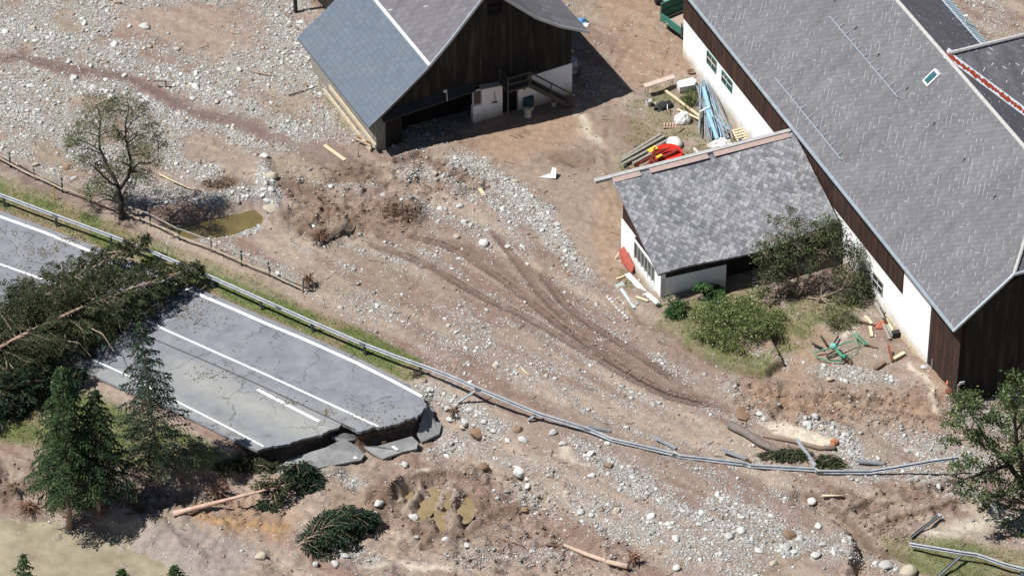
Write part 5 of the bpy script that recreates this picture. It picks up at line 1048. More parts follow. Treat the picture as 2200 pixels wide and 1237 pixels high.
# leafy tree at the right edge
b=G(2235,1140)
W_=lambda x,y,d=0: tuple(onp(x,y,b,d))
stems=[([b-Vector((0,0,.3)),W_(2225,1090),W_(2200,1040)],.3,.24),([W_(2205,1045),W_(2170,1000,.3),W_(2130,960,.5),W_(2100,915,.6),W_(2080,880,.6)],.17,.04),([W_(2205,1045),W_(2190,980,-.5),W_(2180,900,-.8),W_(2190,840,-1.)],.16,.05),([W_(2170,1000),W_(2120,1010,-.8),W_(2070,1030,-1.2),W_(2050,1020,-1.3)],.1,.03),([W_(2225,1090),W_(2180,1075,-1.5),W_(2130,1070,-2.)],.09,.03)]
cl=[]
for x,y,r,n in ((2050,905,.8,380),(2040,945,.6,220),(2075,875,.6,260),(2085,930,.7,300),(2110,890,.8,380),(2120,940,.8,420),(2145,900,.9,480),(2170,860,1.,560),(2190,830,1.,500),(2160,950,.9,460),(2195,910,1.1,600),(2080,985,.7,260),(2055,1010,.6,220),(2110,1020,.8,400),(2150,1000,.9,460),(2190,980,1.1,560),(2070,1045,.6,260),(2105,1060,.7,330),(2140,1050,.8,360),(2180,1045,1.,460),(2110,1085,.45,120),(2160,1080,.7,240),(2200,1090,.9,300),(2165,1130,.45,110),(2210,1160,.8,200),(2205,1130,.7,180),(2070,850,.5,150),(2220,880,1.2,500),(2230,980,1.4,600),(2260,900,1.5,600),(2270,1040,1.4,500)):
    cl.append((W_(x,y,r_.uniform(-1.4,1.4)),r*.9,int(n*1.25),.8))
broadleaf('leafy_tree',b,'broad dark green leafy tree leaning in from the right edge below the big barn','tree',stems,cl,LEAF,.085,.3,seed=6,twigs=4)
# small bush at gable foot
def bush(name,lab,cx,cy,w_,h_,zt,n,mat,leaf,seed,cat='bush',bark=DBARK,ncl=14):
    r_=np.random.default_rng(seed); b=G(cx,cy); cl=[]; st=[]
    for k in range(ncl):
        a=r_.uniform(0,6.28); q=math.sqrt(r_.uniform()); p=G(cx+math.cos(a)*q*w_,cy+math.sin(a)*q*h_); z_=zt*(1-.55*q*q)*r_.uniform(.45,1.); cl.append((tuple(p+Vector((0,0,z_))),.34+zt*.16,n//ncl,.8))
        if k%3==0: st.append(([b,(b+p)/2+Vector((0,0,z_*.6)),p+Vector((0,0,z_))],.03,.012))
    return broadleaf(name,b,lab,cat,st,cl,mat,leaf,.03,bark,seed,2)
bush('bush','small green bush at the foot of the dark gable beside the leafy tree',2072,868,18,14,1.5,900,LEAF,.07,51)
# big overhanging shrub against annex and barn wall
b=G(1712,640)
W_=lambda x,y,d=0: tuple(onp(x,y,b,d))
stems=[([b,W_(1715,590,.3),W_(1705,540,.8),W_(1690,490,1.)],.08,.02),([b,W_(1735,600,.2),W_(1760,560,.3),W_(1790,520,.6)],.07,.02),([b,W_(1690,600,-.3),W_(1660,570,-.4),W_(1640,540,-.3)],.06,.02),([b,W_(1760,640,-.4),W_(1810,620,-.4),W_(1830,580,-.2)],.06,.02)]
cl=[]
for x,y,r,n,z_ in ((1690,490,.7,260,1.2),(1660,515,.7,330,.6),(1640,545,.7,380,.2),(1655,580,.8,460,0),(1640,610,.7,330,-.2),(1680,550,.8,420,.3),(1710,525,.8,360,.7),(1745,500,.8,420,.8),(1780,490,.8,480,.7),(1800,520,.8,480,.6),(1760,540,.7,300,.5),(1830,545,.8,500,.4),(1840,590,.9,600,0),(1850,630,.8,560,-.3),(1845,665,.7,420,-.5),(1815,640,.7,360,-.4),(1800,590,.6,260,.2),(1735,570,.6,200,.3),(1860,600,.6,300,.2),(1720,480,.5,150,1.0),(1660,470,.35,70,1.2),(1820,690,.5,220,-.6),(1680,600,.6,200,-.1),(1700,455,.3,60,1.3)):
    cl.append((W_(x,y,z_),r*1.08,int(n*2.0),.85))
broadleaf('overhanging_shrub',b,'large tangled green shrub leaning over the sagging annex roof against the barn wall','shrub',stems,cl,leafmat('shrub_leaves',(.03,.05,.018),(.11,.135,.055),(.22,.24,.13)),.062,.08,bark=simple('twiggy_brown_wood',(.30,.23,.17),(.17,.13,.10),6.),seed=8,twigs=16)
bush('weed_patch','rounded thicket of yellow-green weeds in the garden in front of the annex',1582,706,95,48,1.0,22000,WEED,.055,52,'weeds',ncl=110)
bush('bramble_bush','leafy dark green bramble against the shaded white front wall of the annex',1500,645,45,18,.9,3600,BRAM,.075,53)
bush('bramble_bush','small bramble at the white corner of the annex, left of the weed thicket',1447,668,28,14,.6,1800,BRAM,.07,54)
bush('weed_patch','loose olive weeds between the overhanging shrub and the barn wall',1800,690,45,22,.6,1500,LEAFS,.06,55,'weeds')
bush('weed_patch','low weeds with pale seed heads growing at the barn wall behind the pallet',1655,292,22,12,.9,700,WEED,.05,56,'weeds')
bush('weed_patch','green grass tuft in the yard beside the pile of blue poles',1487,222,22,22,.35,1300,GRASSM,.06,57,'weeds')
# uprooted root fans
def roots(name,lab,cx,cy,n,L,mat,seed,h=.4,sp=1.):
    r_=np.random.default_rng(seed); c=G(cx,cy,h); mb=MB()
    for k in range(n):
        d=Vector((r_.normal(0,1)*sp,r_.normal(0,1)*sp-.3,r_.uniform(-.5,.7))).normalized()*L*r_.uniform(.5,1.2); m=c+d*.5+Vector(r_.normal(0,.06,3)); mb.tube([c,m,c+d+Vector((0,0,-.1))],[.04,.025,.008],4)
    o=mb.build(name,mat,origin=c); return tag(o,lab,'roots')
roots('root_fan','fan of pale brown exposed roots beneath the overhanging shrub',1700,615,16,1.0,simple('pale_root',(.42,.30,.22),(.28,.19,.14),6.),61)
roots('root_fan','bleached thin branches on the ground right of the root fan',1765,640,9,.9,simple('bleached_branch',(.5,.42,.34),(.35,.28,.22),6.),62,.2)
roots('root_tangle','reddish torn root tangle below the two tall spruces',212,1097,34,.7,simple('reddish_root',(.36,.17,.10),(.2,.09,.06),6.),63,.3)
roots('root_tangle','dark root tangle hanging on the loose barrier post right of the road end',975,880,26,.5,ROOT,64,.3)
roots('root_tangle','upturned brown root tangle in the mud left of the bent black branch',688,505,60,.75,ROOT,65,.25,1.2)
roots('root_tangle','small brown root clod hooked on the loose barrier left of the wilted boughs',1607,990,16,.25,ROOT,66,.15)
roots('root_tangle','thicket of bare reddish twigs above the peeled trunk below the road',470,1050,70,.8,simple('dark_reddish_twig',(.26,.15,.11),(.14,.08,.06),6.),67,.4,1.4)
roots('root_tangle','dark root clump hanging from the broken verge at the road end',893,806,40,.45,simple('dark_root',(.08,.055,.04),(.04,.03,.022),6.),68,.0)
roots('root_tangle','brown brush stuffed against the last fence post',664,598,60,.55,ROOT,69,.5,.5)
for k,(x_,y_,n_,L_,lab) in enumerate(((60,1085,60,.7,'dark driftwood tangle on the creek bank at the left edge'),(120,1060,50,.6,'driftwood tangle on the bank just left of the front spruce trunk'),(30,1040,40,.6,'root litter high on the bank at the left edge'),(290,1085,70,.8,'dark root and twig debris between the front spruce trunk and the peeled trunk'),(100,985,40,.6,'brown brush on the bank below the dark fallen spruce'))):
    roots('driftwood_tangle',lab,x_,y_,n_,L_,[ROOT,DBARK,BWOOD][k%3],100+k,.15,1.3)
# brown clods
def clod(cx,cy,w_,h_,z_,lab,seed,n=900,mat=DRY):
    r_=np.random.default_rng(seed); a=r_.uniform(0,6.28,n); q=np.sqrt(r_.uniform(0,1,n)); C=[]
    for i in range(n): p=G(cx+math.cos(a[i])*q[i]*w_,cy+math.sin(a[i])*q[i]*h_,z_*(1-q[i]**2)); C.append(p)
    C=np.array(C); D=rdir(n,r_); W=np.cross(D,rdir(n,r_)); V_,F_=quads(C,D,W,r_.uniform(.05,.13,n),.25); o=npobj('root_mat',V_,F_,mat,origin=C[0]); return tag(o,lab,'root mat')
clod(858,456,42,22,.12,'round brown mat of roots and soil on the churned ground below the dark barn',71)
clod(470,392,36,14,.15,'reddish brown brush heap beside the muddy pond',72,500)
# grass
r_=np.random.default_rng(90); N=330000; x=r_.uniform(-34,34,N); y=r_.uniform(-27,31,N); g_=bil(grass,x,y); k=(r_.uniform(0,1,N)<g_*.95)&(g_>.15)&(bil(ROADM,x,y)<2); x=x[k];y=y[k]; z=bil(Z,x,y); n=len(x)
D=np.stack([r_.normal(0,.5,n),r_.normal(0,.5,n),np.ones(n)],-1); D/=np.linalg.norm(D,axis=1)[:,None]; W=np.cross(D,rdir(n,r_)); W/=np.linalg.norm(W,axis=1)[:,None]+1e-9
V_,F_=quads(np.stack([x,y,z+.03],-1),D,W,r_.uniform(.05,.11,n),.22); tag(npobj('grass',V_,F_,GRASSM),kind='stuff')
# ---------------- yard and debris objects ----------------
def col(name,c,rough=.7,metal=0.,v=.75): return simple(name,c,tuple(x*v for x in c),4.,rough,.1,20.,metal)
WHITE=col('white_cloth',(.74,.73,.70),.8); BLACK=col('black_rubber',(.035,.035,.037),.7); REDM=col('red_machine_paint',(.62,.035,.02),.45); YEL=col('yellow_machine_paint',(.70,.48,.06),.5); DRED=col('dark_red_paint',(.22,.03,.02),.6); LBLUE=col('light_blue_paint',(.30,.50,.66),.55); BLUEW=col('blue_grey_pole',(.30,.38,.45),.5,.2); RUST=simple('rusty_iron',(.22,.085,.045),(.11,.045,.03),6.,.9); GREEN=col('green_machine_paint',(.09,.30,.19),.6); DGREEN=col('trailer_green_paint',(.05,.20,.15),.5); MUDM=simple('dried_mud_load',(.40,.31,.25),(.32,.24,.19),3.,.95)
def plank(a,b,wd,th,mat,lab,nm='plank',cat='plank',group=None,up=None):
    o=MB().bar(a,b,wd,th,up).build(nm,mat,origin=(Vector(a)+Vector(b))/2); return tag(o,lab,cat,group)
# beer bench table
a=G(1390,222); pt=[P(px,py,.76) for px,py in ((1381,181),(1446,160),(1452,167),(1388,188))]; cz_=HZ(pt[0][0],pt[0][1])
tb=thing('bench_table',a,'narrow folding wooden table standing in the yard near the barn shadow','table'); MB().prism([Vector(p) for p in pt],(0,0,-.04)).build('table_top',simple('worn_table_top',(.56,.46,.38),(.42,.32,.27),5.),tb)
P0,P1,P2_,P3=[Vector(p) for p in pt]
for k,s in enumerate((.08,.3*0+.92)):
    l=P0.lerp(P1,s); r=P3.lerp(P2_,s); mb=MB()
    for q in (l.lerp(r,.12),l.lerp(r,.88)): mb.tube([q-Vector((0,0,.04)),Vector((q.x,q.y,HZ(q.x,q.y)))],.02,6)
    mb.build('leg',DSTEEL,tb)
pt=[P(px,py,.45) for px,py in ((1453,175),(1488,166),(1497,172),(1492,182),(1460,188))]
o=MB().prism([Vector(p) for p in pt],(0,0,-.4)).build('white_board_stack',WHITE,origin=pt[0],bevel=.02); tag(o,'white covered box between the folding table and the blue poles','box')
# bucket
def bucket(px,py,h,r,mat,lab,nm='bucket',dark=DARK,cat='bucket'):
    q=G(px,py); t_=thing(nm,q,lab,cat); n=18; prof=[(r*.78,0),(r,h),(r*.92,h),(r*.74,.04)]; vs=[];fs=[]
    for x,z_ in prof: vs+=[q+Vector((math.cos(2*math.pi*k/n)*x,math.sin(2*math.pi*k/n)*x,z_)) for k in range(n)]
    for i in range(3): fs+=[(i*n+k,i*n+(k+1)%n,(i+1)*n+(k+1)%n,(i+1)*n+k) for k in range(n)]
    fs.append(tuple(range(n))[::-1]); fs.append(tuple(3*n+k for k in range(n))); MB().add(vs,fs).build('body',mat,t_,smooth=False)
    MB().tube([q+Vector((math.cos(a)*r,.02,h+math.sin(a)*r*.5)) for a in np.linspace(0,math.pi,9)],.01,4).build('handle',DSTEEL,t_); return t_
bucket(1393,226,.36,.19,WHITE,'white bucket in front of the folding table leg')
def barrel(px,py,h,r,mat,lab,band=None,axis=None):
    q=G(px,py); t_=thing('barrel',q,lab,'barrel'); prof=[(0,r*.9),(.03,r),(h*.33,r*1.03),(h*.35,r*1.07),(h*.37,r*1.03),(h*.64,r*1.03),(h*.66,r*1.07),(h*.68,r*1.03),(h-.03,r),(h,r*.9)]
    ax=Vector(axis or (0,0,1)).normalized(); b0=q+Vector((0,0,r if axis else 0)); MB().tube([b0+ax*z_ for z_,_ in prof],[x for _,x in prof],18).build('shell',mat,t_,smooth=False)
    if band: MB().tube([b0+ax*h*.02,b0+ax*h*.3],[r*1.06,r*1.06],18).build('band',band,t_)
    return t_
CREAM=col('cream_plastic',(.60,.56,.42),.6); TEAL=col('dark_teal_plastic',(.03,.09,.10),.5)
barrel(1228,155,.9,.33,col('grey_white_plastic',(.45,.45,.46),.5),'pale banded barrel standing in shade at the right corner of the dark barn')
plank(G(1237,147,.9),G(1247,152,.0),.15,.05,BWOOD,'short board leaning on the pale barrel by the dark barn')
barrel(1135,233,.85,.33,TEAL,'teal barrel with a cream base beneath the outside stair',CREAM); barrel(1160,205,.9,.32,TEAL,'dark teal barrel against the plaster wall behind the stair')
barrel(1134,250,.55,.2,CREAM,'cream can with a white lid, lowest of the containers beneath the stair',WHITE); bucket(1190,228,.35,.17,CREAM,'cream bucket at the foot of the outside stair'); bucket(928,300,.3,.17,col('grey_plastic',(.25,.27,.28)),'grey bucket in the dark bay of the barn, the left one'); bucket(950,290,.34,.17,col('grey_plastic_dull',(.2,.22,.23)),'grey bucket in the dark bay of the barn, the right one')
# beams at the barn's right corner
plank(G(1209,98,1.9),G(1231,112,.6),.14,.14,GWOOD,'grey beam leaning on the right corner of the dark barn',nm='beam',cat='beam')
# blue tarp
def crumple(nm,lab,cat,px,py,rx,ry,h,mat,seed,ang=0.,sub=3,sq=.5):
    r_=np.random.default_rng(seed); q=G(px,py); V_=IV3.copy(); n_=np.array([vn(p[0]*2.3+seed,p[1]*2.3+p[2]*2.,seed) for p in V_])+.5*np.array([vn(p[0]*5+seed,p[1]*5+p[2]*5.,seed+4) for p in V_]); V_=V_*(.72+.42*n_)[:,None]; V_[:,2]=np.maximum(V_[:,2],-.35); V_*=np.array([rx,ry,h]); c,s=math.cos(ang),math.sin(ang); V_=V_@np.array([[c,s,0],[-s,c,0],[0,0,1]]); V_=V_+np.array(q)+np.array([0,0,h*.3]); o=npobj(nm,V_,IF3,mat,origin=np.array(q)); return tag(o,lab,cat)
crumple('tarp','crumpled light blue tarpaulin at the right corner of the dark barn roof','tarpaulin',1240,52,.65,.35,.28,col('blue_tarp',(.12,.30,.55),.5),81,.2)
crumple('tarp','white sheet end lying beside the blue tarpaulin at the barn corner','sheet',1258,56,.25,.2,.15,WHITE,82)
# black bag/tube, white sacks
crumple('rubber_bundle','black rubber bundle tied with a pale cord beside the folding table','bundle',1425,232,.62,.36,.34,BLACK,83,.75); q=G(1434,232,.42); o=MB().tube([q+Vector((.0,.06+.22*math.sin(a),.10*math.cos(a))) for a in np.linspace(0,5.8,12)],.028,5).build('cord',WHITE,origin=q); tag(o,'pale cord loop lying over the black rubber bundle','cord')
crumple('white_sack','full white sack standing in the yard left of the blue poles','sack',1466,262,.5,.42,.52,WHITE,84); crumple('white_sack','white crumpled plastic sheet at the foot of the blue poles','sheet',1548,314,.8,.42,.35,WHITE,85,.3)
q=G(1446,272); mb=MB(); 
for k in range(5): mb.bar(q+Vector((-.55+k*.17,-.25,.07)),q+Vector((-.5+k*.17,.3,.09)),.09,.03)
for k in range(2): mb.bar(q+Vector((-.6,-.15+.3*k,.03)),q+Vector((.25,-.15+.3*k,.03)),.08,.06)
tag(mb.build('pallet',simple('reddish_slats',(.46,.31,.25),(.33,.22,.17),6.),origin=q),'reddish slatted pallet lying left of the full white sack','pallet')
plank(G(1427,193,.15),G(1503,250,.3),.15,.09,PWOOD,'long pale plank lying diagonally in the yard across the grass'); plank(G(1455,235,.12),G(1507,258,.3),.13,.07,PWOOD,'shorter pale plank below the long diagonal one, by the white sack')
# timber pile
for k,(a,b,lab) in enumerate((((1336,340),(1420,289),'topmost grey timber of the pile in the yard'),((1333,347),(1428,293),'second grey timber from the top of the yard pile'),((1345,350),(1437,300),'middle timber of the grey pile, the widest one'),((1360,352),(1447,305),'fourth grey timber from the top of the yard pile'),((1337,354),(1362,340),'short grey timber stub at the lower left of the yard pile'))):
    plank(G(*a,.12+.03*k),G(*b,.14),.17,.14,GWOOD,lab,'timber_beam','timber')
plank(G(1436,300,.06),G(1470,275,.06),.06,.05,BWOOD,'thin brown stick continuing from the timber pile toward the white sack')
crumple('rubble','pale rubble heap between timber pile and red machine','rubble',1402,325,.6,.25,.12,CONC,86,.5)
# pile of blue poles: each pole
r_=np.random.default_rng(99); 
for k in range(58):
    s=r_.uniform(0,1); tx,ty=1503+s*22+r_.normal(0,4),178+s*-8+r_.normal(0,6); bx,by=1503+s*68+r_.normal(0,9),285+s*12+r_.normal(0,9)
    if k%7==0: tx,ty,bx,by=1500+r_.uniform(0,30),215+r_.uniform(0,30),1540+r_.uniform(0,30),270+r_.uniform(0,25)
    a=G(tx,ty,.15+.55*r_.uniform()); b=G(bx,by,.1+.35*r_.uniform()); m=[BLUEW,LBLUE,GWOOD,BLUEW,STEEL][k%5]
    o=MB().tube([a,b],.026+.012*(k%3==0),5).build('pole',m,origin=a); tag(o,'thin blue-grey pole in the big fanned pile by the white barn wall','pole','blue-grey poles piled by the barn wall')
for k,(a,b) in enumerate((((1512,190),(1530,255)),((1520,240),(1542,300)))): o=MB().tube([G(*a,.65),G(*b,.5)],.12,10).build('pipe',LBLUE,origin=G(*a)); tag(o,('upper' if k==0 else 'lower')+' thick light blue pipe lying on top of the fanned pile of poles','pipe')
o=MB().bar(G(1504,240,.75),G(1524,228,.8),.08,.03).build('strap',WHITE,origin=G(1504,240)); tag(o,'white strap across the pile of blue poles','strap')
# pallet by wall
def pallet(px,py,ang,lab,mat,tilt=.35):
    q=G(px,py); t_=thing('pallet',q,lab,'pallet'); c=Vector((math.cos(ang),math.sin(ang),0)); s=Vector((-math.sin(ang),math.cos(ang),tilt)).normalized(); n=c.cross(s); 
    mb=MB(); 
    for k in range(5): o_=q+s*(k*.19)+n*.12; mb.bar(o_-c*.6,o_+c*.6,.1,.025,n)
    mb.build('deck_boards',mat,t_,); mb=MB()
    for k in (-1,0,1): mb.bar(q+c*k*.52+n*.06,q+c*k*.52+s*.76+n*.06,.1,.08,n)
    mb.build('bearers',mat,t_); return t_
pallet(1602,300,.42,'open pale wooden pallet leaning by the barn wall above the annex roof',PWOOD)
q=G(1585,318); o=MB().prism([G(1572,325,.3),G(1590,296,.7),G(1618,318,.35),G(1600,335,.2)],(0,0,-.05)).build('dark_sheet',col('dark_blue_sheet',(.07,.075,.10)),origin=q); tag(o,'dark sheet leaning below the pallet beside the annex ridge','sheet')
for k,(a,b,lab) in enumerate((((1490,318),(1510,340),'white board leaning upright behind the annex ridge'),((1473,332),(1485,345),'short pale stick behind the annex ridge, left of the white board'),((1498,340),(1512,350),'grey board end just behind the annex ridge'))): plank(G(*a,.45),G(*b,.1),.16,.04,[WHITE,PWOOD,GWOOD][k],lab)
# basket by the barn wall
q=G(1486,157); o=MB().tube([q+Vector((.28*math.cos(a),.2*math.sin(a),.12)) for a in np.linspace(0,6.0,14)],.04,6).tube([q+Vector((.22*math.cos(a),.15*math.sin(a),.04)) for a in np.linspace(0,6.0,14)],.035,6).build('basket',BWOOD,origin=q); tag(o,'brown wicker basket at the white barn wall above the poles','basket')
# red disc machine
q=G(1415,352); rm=thing('farm_machine',q,'bright red and yellow hay machine parked behind the annex roof','farm machine')
A_=Vector((math.cos(.42),math.sin(.42),0)); B_=Vector((-math.sin(.42),math.cos(.42),0))
def loc(a,b,z_): return q+A_*a+B_*b+Vector((0,0,z_))
n=26; top=[]; 
for k in range(n): a=2*math.pi*k/n; top.append(loc(.55+.95*math.cos(a),.75*math.sin(a),.62+.16*math.sin(a)))
MB().prism(top,(0,0,-.10)).build('cover',REDM,rm,bevel=.03)
MB().prism([x+Vector((0,0,-.12)) for x in top],(0,0,-.06)).build('cover_rim',YEL,rm)
MB().bar(loc(-1.5,-.5,.35),loc(1.2,-.15,.75),.16,.14).bar(loc(-1.3,-.1,.5),loc(.6,.1,.85),.08,.08).bar(loc(-.9,-.55,.6),loc(.0,.5,.82),.12,.1).bar(loc(-1.5,-.5,.1),loc(-1.5,-.2,.75),.1,.1).build('arm',DRED,rm)
MB().bar(loc(-.45,.45,.72),loc(.1,.5,.86),.34,.05).bar(loc(-.35,-.4,.82),loc(.05,-.3,.84),.2,.08).build('guard_plate',YEL,rm)
MB().tube([loc(-.6,-.3,.8),loc(-.2,-.2,1.0),loc(.6,0,.9)],.045,7).tube([loc(-.7,-.1,.8),loc(0,0,1.0),loc(.8,.1,.85)],.03,6).build('hydraulic_pipes',DRED,rm)
mb=MB()
for sx in (-1.0,.9): c=loc(sx,-.75,.18); mb.tube([c-B_*.08,c+B_*.08],.24,14)
mb.build('wheels',BLACK,rm)
MB().bar(loc(-1.55,-.45,.3),loc(-2.0,-.35,.35),.12,.1).bar(loc(-1.9,-.7,.32),loc(-1.95,.0,.32),.06,.06).build('hitch',DRED,rm)
# green trailer
zt=1.15; f3=[Vector(P(a,b,zt)) for a,b in ((1420,30),(1464,62))]; ax=(f3[0]-f3[1]).normalized(); ax=Vector((ax.x,ax.y,0)).normalized(); tl_=(f3[0]-f3[1]).length; bx=Vector((-ax.y,ax.x,0)); bx=bx if bx.x>0 else -bx
c0=f3[1]; c0=Vector((c0.x,c0.y,0)); 
def T(u,v,z_): return c0+ax*u+bx*v+Vector((0,0,z_))
tr_=thing('trailer',T(0,0,0),'green farm trailer with a muddy load bed parked at the far barn corner','trailer'); Wt=2.1; Lt=tl_*2.2
for nm,p in (('tailgate',[(0,0),(tl_,0)]),):
    pass
def board(a,b,z0,z1,nm='side_board'):
    a=T(*a,0);b=T(*b,0); d=(b-a).normalized(); n=Vector((-d.y,d.x,0)); mb=MB(); mb.hexa([a+Vector((0,0,z0)),b+Vector((0,0,z0)),b+n*.05+Vector((0,0,z0)),a+n*.05+Vector((0,0,z0))],[a+Vector((0,0,z1)),b+Vector((0,0,z1)),b+n*.05+Vector((0,0,z1)),a+n*.05+Vector((0,0,z1))])
    for z_ in (z0+.04,(z0+z1)/2,z1-.03): mb.bar(a+Vector((0,0,z_))-n*.02,b+Vector((0,0,z_))-n*.02,.045,.05)
    return mb.build(nm,DGREEN,tr_)
LT=tl_; board((0,0),(LT,0),.72,1.2); board((0,Wt),(0,0),.72,1.2,'tailgate'); board((LT,0),(LT,Wt),.72,1.9,'headboard'); board((LT,Wt),(0,Wt),.72,1.2)
MB().hexa([T(.03,.03,.6),T(LT-.03,.03,.6),T(LT-.03,Wt-.03,.6),T(.03,Wt-.03,.6)],[T(.03,.03,.71),T(LT-.03,.03,.71),T(LT-.03,Wt-.03,.71),T(.03,Wt-.03,.71)]).build('load_floor',MUDM,tr_)
MB().bar(T(-.03,0,.55),T(-.03,0,1.55),.09,.09,(1,0,0)).bar(T(LT,0,.6),T(LT,0,1.9),.08,.08,(1,0,0)).build('corner_post',DSTEEL,tr_)
for u_ in (LT*.3,LT*.75):
    for v_ in (.42,Wt-.42): w_=MB().tube([T(u_,v_-.1,.34),T(u_,v_+.1,.34)],.34,18).build('wheel',BLACK,tr_)
q=T(LT*.62,-.035,.82); MB().bar(q,q+ax*.2,.03,.14).build('plate',WHITE,tr_)
# things at the very top edge
crumple('tarp','light blue sheet behind the trailer at the top edge','sheet',1448,2,.5,.3,.25,col('pale_blue_sheet',(.25,.5,.6)),87); q=G(1411,8); o=MB().tube([q+Vector((-.12,0,.32)),q+Vector((.12,.06,.32))],.32,16).build('old_tyre',BLACK,origin=q,); tag(o,'old black tyre at the top edge left of the trailer','tyre')
# white bent panel on the mud
o=MB().prism([G(1157,381,.06),G(1183,372,.25),G(1187,359,.55),G(1195,362,.55),G(1194,383,.12)],(0,0,-.03)).build('metal_sheet',WHITE,origin=G(1175,378)); tag(o,'white triangular bent metal sheet lying on the open mud','panel')
plank(G(697,312,.06),G(741,344,.06),.22,.05,PWOOD,'cream plank lying in the gravel below the cream timbers of the dark barn'); plank(G(1030,405,.05),G(1041,420,.05),.22,.05,PWOOD,'short cream board on the gravel in front of the dark barn')
for k,(a,b,lab) in enumerate((((765,290),(800,306),'upper brown log end at the corner pier of the dark barn'),((762,297),(798,314),'lower brown log end at the corner pier of the dark barn'))): o=MB().tube([G(*a,.25),G(*b,.3)],.09,8).build('log',BARK,origin=G(*a)); tag(o,lab,'log')
# logs, driftwood
def log(pts,r0,r1,mat,lab,nm='log',cat='log',n=10):
    q=[G(*p) for p in pts]; o=MB().tube(q,[r0+(r1-r0)*i/(len(q)-1) for i in range(len(q))],n).build(nm,mat,origin=q[0],smooth=True); return tag(o,lab,cat)
log([(1568,912,.2),(1600,928,.25),(1632,950,.25),(1680,972,.15),(1720,984,.1)],.24,.16,simple('grey_brown_log',(.22,.19,.165),(.13,.11,.095),5.,.95,.7,15.),'thick grey-brown trunk lying beside the cream sand patch')
log([(1640,935,.1),(1700,946,.12),(1760,962,.12),(1795,962,.15)],.11,.14,simple('barked_brown_log',(.27,.20,.15),(.17,.12,.09),5.,.95,.7,15.),'split brown log with an orange broken end right of the grey-brown trunk')
o=crumple('broken_log_end','orange splintered stump end at the right of the split log','log end',1792,955,.22,.18,.3,col('orange_splintered_wood',(.50,.22,.10)),88)
log([(1172,1168,.1),(1215,1176,.12)],.06,.05,ROOT,'thin brown stick left of the pale log at the bottom'); log([(1212,1170,.25),(1260,1190,.2),(1310,1207,.2),(1348,1216,.3)],.10,.15,simple('pale_barked_log',(.55,.42,.32),(.38,.27,.2),5.,.85,.3),'pale slender log with an upturned root plate at the bottom centre')
roots('root_plate','upright reddish root plate at the right end of the pale log',1362,1195,50,.6,simple('red_brown_root',(.30,.15,.09),(.17,.09,.055),6.),91,.35,.5)
log([(342,374,.2),(370,388,.2),(405,404,.15),(433,410,.1)],.05,.03,PWOOD,'thin bleached branch on the gravel right of the sparse tree','branch','branch',6)
log([(697,521,.1),(720,505,.2),(740,490,.35),(750,468,.6)],.08,.05,simple('wet_dark_branch',(.12,.10,.09),(.05,.045,.04),5.),'bent dark branch sticking up from the root tangle in the mud','branch','branch',7)
log([(1765,1064,.3),(1812,1064,.3)],.055,.045,PWOOD,'short pale stick on top of the earth bank below the barrier','stick','stick',6); log([(1080,1158,.1),(1105,1166,.08),(1128,1175,.06)],.04,.03,ROOT,'dark curved stick above the gravel at the bottom centre','stick','stick',6)
log([(543,153,.1),(570,160,.12),(593,165,.08)],.045,.03,BARK,'brown branch on the gravel left of the dark barn','branch','branch',6); log([(236,5,.1),(262,6,.1)],.08,.05,BARK,'brown wood piece in the mud at the top edge','branch','branch',6); log([(620,205,.1),(660,193,.1),(682,186,.2)],.035,.02,DBARK,'thin dark twig pointing at a stone beside the dark barn','twig','twig',5)
log([(1120,790,.08),(1128,798,.1),(1138,806,.05)],.05,.04,PWOOD,'short tan wood chip on the mud fan','wood chip','wood chip',6)
# beside the annex side wall
o=MB().prism([G(1329,538,.9),G(1340,530,1.1),G(1362,570,.5),G(1356,586,.15),G(1336,566,.3)],(.05,0,-.04)).build('red_sheet',simple('faded_red_sheet',(.42,.10,.07),(.30,.075,.055),4.,.7),origin=G(1345,575)); tag(o,'faded red metal sheet leaning on the annex side wall','metal sheet')
plank(G(1322,555,.1),G(1338,533,.6),.07,.05,PWOOD,'thin plank leaning beside the faded red sheet')
for k,(a,b,c_,d,lab) in enumerate((((1320,612),(1337,603),(1372,652),(1357,662),'grey corrugated sheet lying on the grass beside the annex'),)):
    pts=[G(*x,.10) for x in (a,b,c_,d)]; vs=[];fs=[]; nn=24
    for i in range(nn+1):
        s=i/nn; z_=Vector((0,0,.03*math.sin(s*nn*1.57))); vs+=[pts[0].lerp(pts[1],s)+z_,pts[3].lerp(pts[2],s)+z_]
    for i in range(nn): fs.append((2*i,2*i+1,2*i+3,2*i+2))
    tag(MB().add(vs,fs).build('corrugated_sheet',simple('grey_corrugated',(.42,.44,.41),(.32,.34,.31),4.,.6),origin=pts[0]),lab,'metal sheet')
plank(G(1334,620,.16),G(1364,661,.16),.2,.03,col('pale_blue_board',(.52,.60,.62)),'pale blue board lying on the corrugated sheet')
plank(G(1347,588,.3),G(1376,618,.35),.34,.05,WHITE,'upper white board fallen beside the annex side wall'); plank(G(1366,610,.35),G(1414,652,.3),.3,.05,WHITE,'lower white board reaching the annex corner'); plank(G(1366,637,.08),G(1392,646,.1),.16,.05,PWOOD,'tan board between corrugated sheet and white board'); plank(G(1324,599,.06),G(1341,593,.06),.12,.05,PWOOD,'short pale batten above the corrugated sheet')
for k in range(9):
    a=[(1306,637),(1311,642),(1316,648),(1320,655),(1338,672),(1343,677),(1325,660),(1331,666),(1348,682)][k]; boulder(a[0],a[1],4.,'white painted edging stone in the row along the track beside the annex','white edging stones')
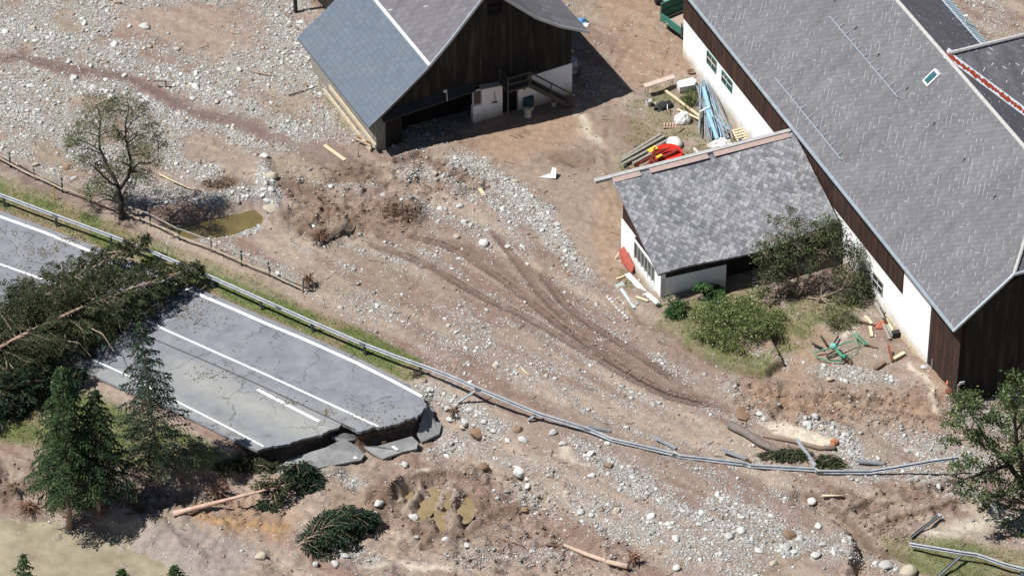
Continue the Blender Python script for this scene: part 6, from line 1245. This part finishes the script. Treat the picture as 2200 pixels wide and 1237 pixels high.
# timber stacks at the barn wall
for k,(a,b) in enumerate((((1878,645),(1897,676)),((1884,641),(1902,672)),((1889,636),(1906,667)),((1880,650),(1898,684)))): plank(G(*a,.25+.14*k),G(*b,.2+.14*k),.15,.12,GWOOD,'weathered plank in the short dark stack under the small grey window','timber_beam','timber','stack under the small window')
for k,(a,b) in enumerate((((1896,685),(1918,722)),((1903,685),(1924,720)),((1893,690),(1912,728)))): plank(G(*a,.15),G(*b,.15),.14,.10,PWOOD if k==1 else GWOOD,'long plank fanned out below the dark stack at the white barn wall','timber_beam','timber','fanned planks at the barn wall')
bx_=G(1925,718,.2); plank(bx_+Vector((-.2,0,0)),bx_+Vector((.2,.1,0)),.3,.35,BLACK,'small black box at the end of the fanned planks',nm='black_box',cat='box')
plank(G(1838,687,.15),G(1884,699,.15),.1,.08,ROOT,'reddish thin beam lying across the rubble by the fanned planks'); plank(G(1858,678,.2),G(1873,695,.2),.16,.06,PWOOD,'pale plank crossing over the reddish beam'); plank(G(1869,700,.1),G(1873,722,.1),.18,.05,PWOOD,'pale upright-lying board below the crossing planks'); crumple('red_rag','orange red plastic scraps among the planks by the barn wall','scraps',1893,700,.25,.4,.18,col('orange_red_plastic',(.42,.13,.08)),89,-.8)
plank(G(1880,792,.1),G(1901,777,.12),.2,.12,BWOOD,'dark brown beam lying on the pale silt near the barn corner'); plank(G(1920,770,.15),G(1943,757,.2),.2,.09,PWOOD,'pale tan beam beside the rusty upright post'); plank(G(1917,776,.1),G(1909,742,.5),.12,.1,RUST,'rusty iron bar propped beside the pale tan beam',nm='iron_bar',cat='iron bar')
plank(G(1857,740,.08),G(1885,747,.08),.1,.06,ROOT,'reddish stick right of the green metal wreck')
crumple('crushed_tank','crushed orange-red plastic tank against the dark barn corner','tank',2043,826,.3,.26,.42,col('coral_plastic',(.70,.22,.16),.5),90); crumple('tangled_scrap','rusty red scrap below the crushed tank at the barn corner','scrap',2040,842,.22,.2,.2,RUST,92)
# green hay tedder wreck
q=G(1800,760); gw=thing('hay_tedder_wreck',q,'twisted green and turquoise hay machine frame wrecked in the rubble','farm machine wreck')
def gt(pts,r,m=GREEN,nm='frame_tube'): MB().tube([G(*p) for p in pts],r,6).build(nm,m,gw)
gt([(1745,755,.3),(1756,768,.3),(1780,775,.2),(1807,776,.25)],.035); gt([(1750,757,.25),(1775,750,.35),(1800,742,.6),(1835,731,.5)],.04); gt([(1791,745,.55),(1808,765,.45),(1822,762,.35)],.07); gt([(1795,748,.6),(1815,768,.5)],.05); gt([(1808,768,.45),(1808,779,.15)],.04); gt([(1812,762,.45),(1828,770,.2)],.035); gt([(1831,713,.5),(1845,728,.4),(1862,740,.2)],.035); gt([(1833,716,.4),(1843,738,.2),(1862,740,.15)],.03); gt([(1838,712,.3),(1864,738,.3)],.03); gt([(1848,742,.1),(1838,755,.2),(1825,765,.15)],.02)
MB().tube([G(1786,744,.62),G(1797,742,.7)],[.2,.16],10).build('gear_housing',col('turquoise_paint',(.16,.42,.36),.6),gw)
for k,(a,b) in enumerate((((1764,722),(1776,741)),((1801,722),(1790,740)),((1745,738),(1768,748)))): MB().bar(G(*a,.2),G(*b,.25),.1,.06).build('tine_arm',BLACK,gw)
wh=MB(); c=G(1792,760,.3); wh.tube([c+Vector((.38*math.cos(a),.25*math.sin(a),.2*math.cos(a))) for a in np.linspace(0,6.28,16)],.05,6,False); wh.build('wheel',BLACK,gw)
roots('twig_litter','reddish twig litter packed around the right end of the green wreck',1822,775,26,.4,ROOT,93,.12)
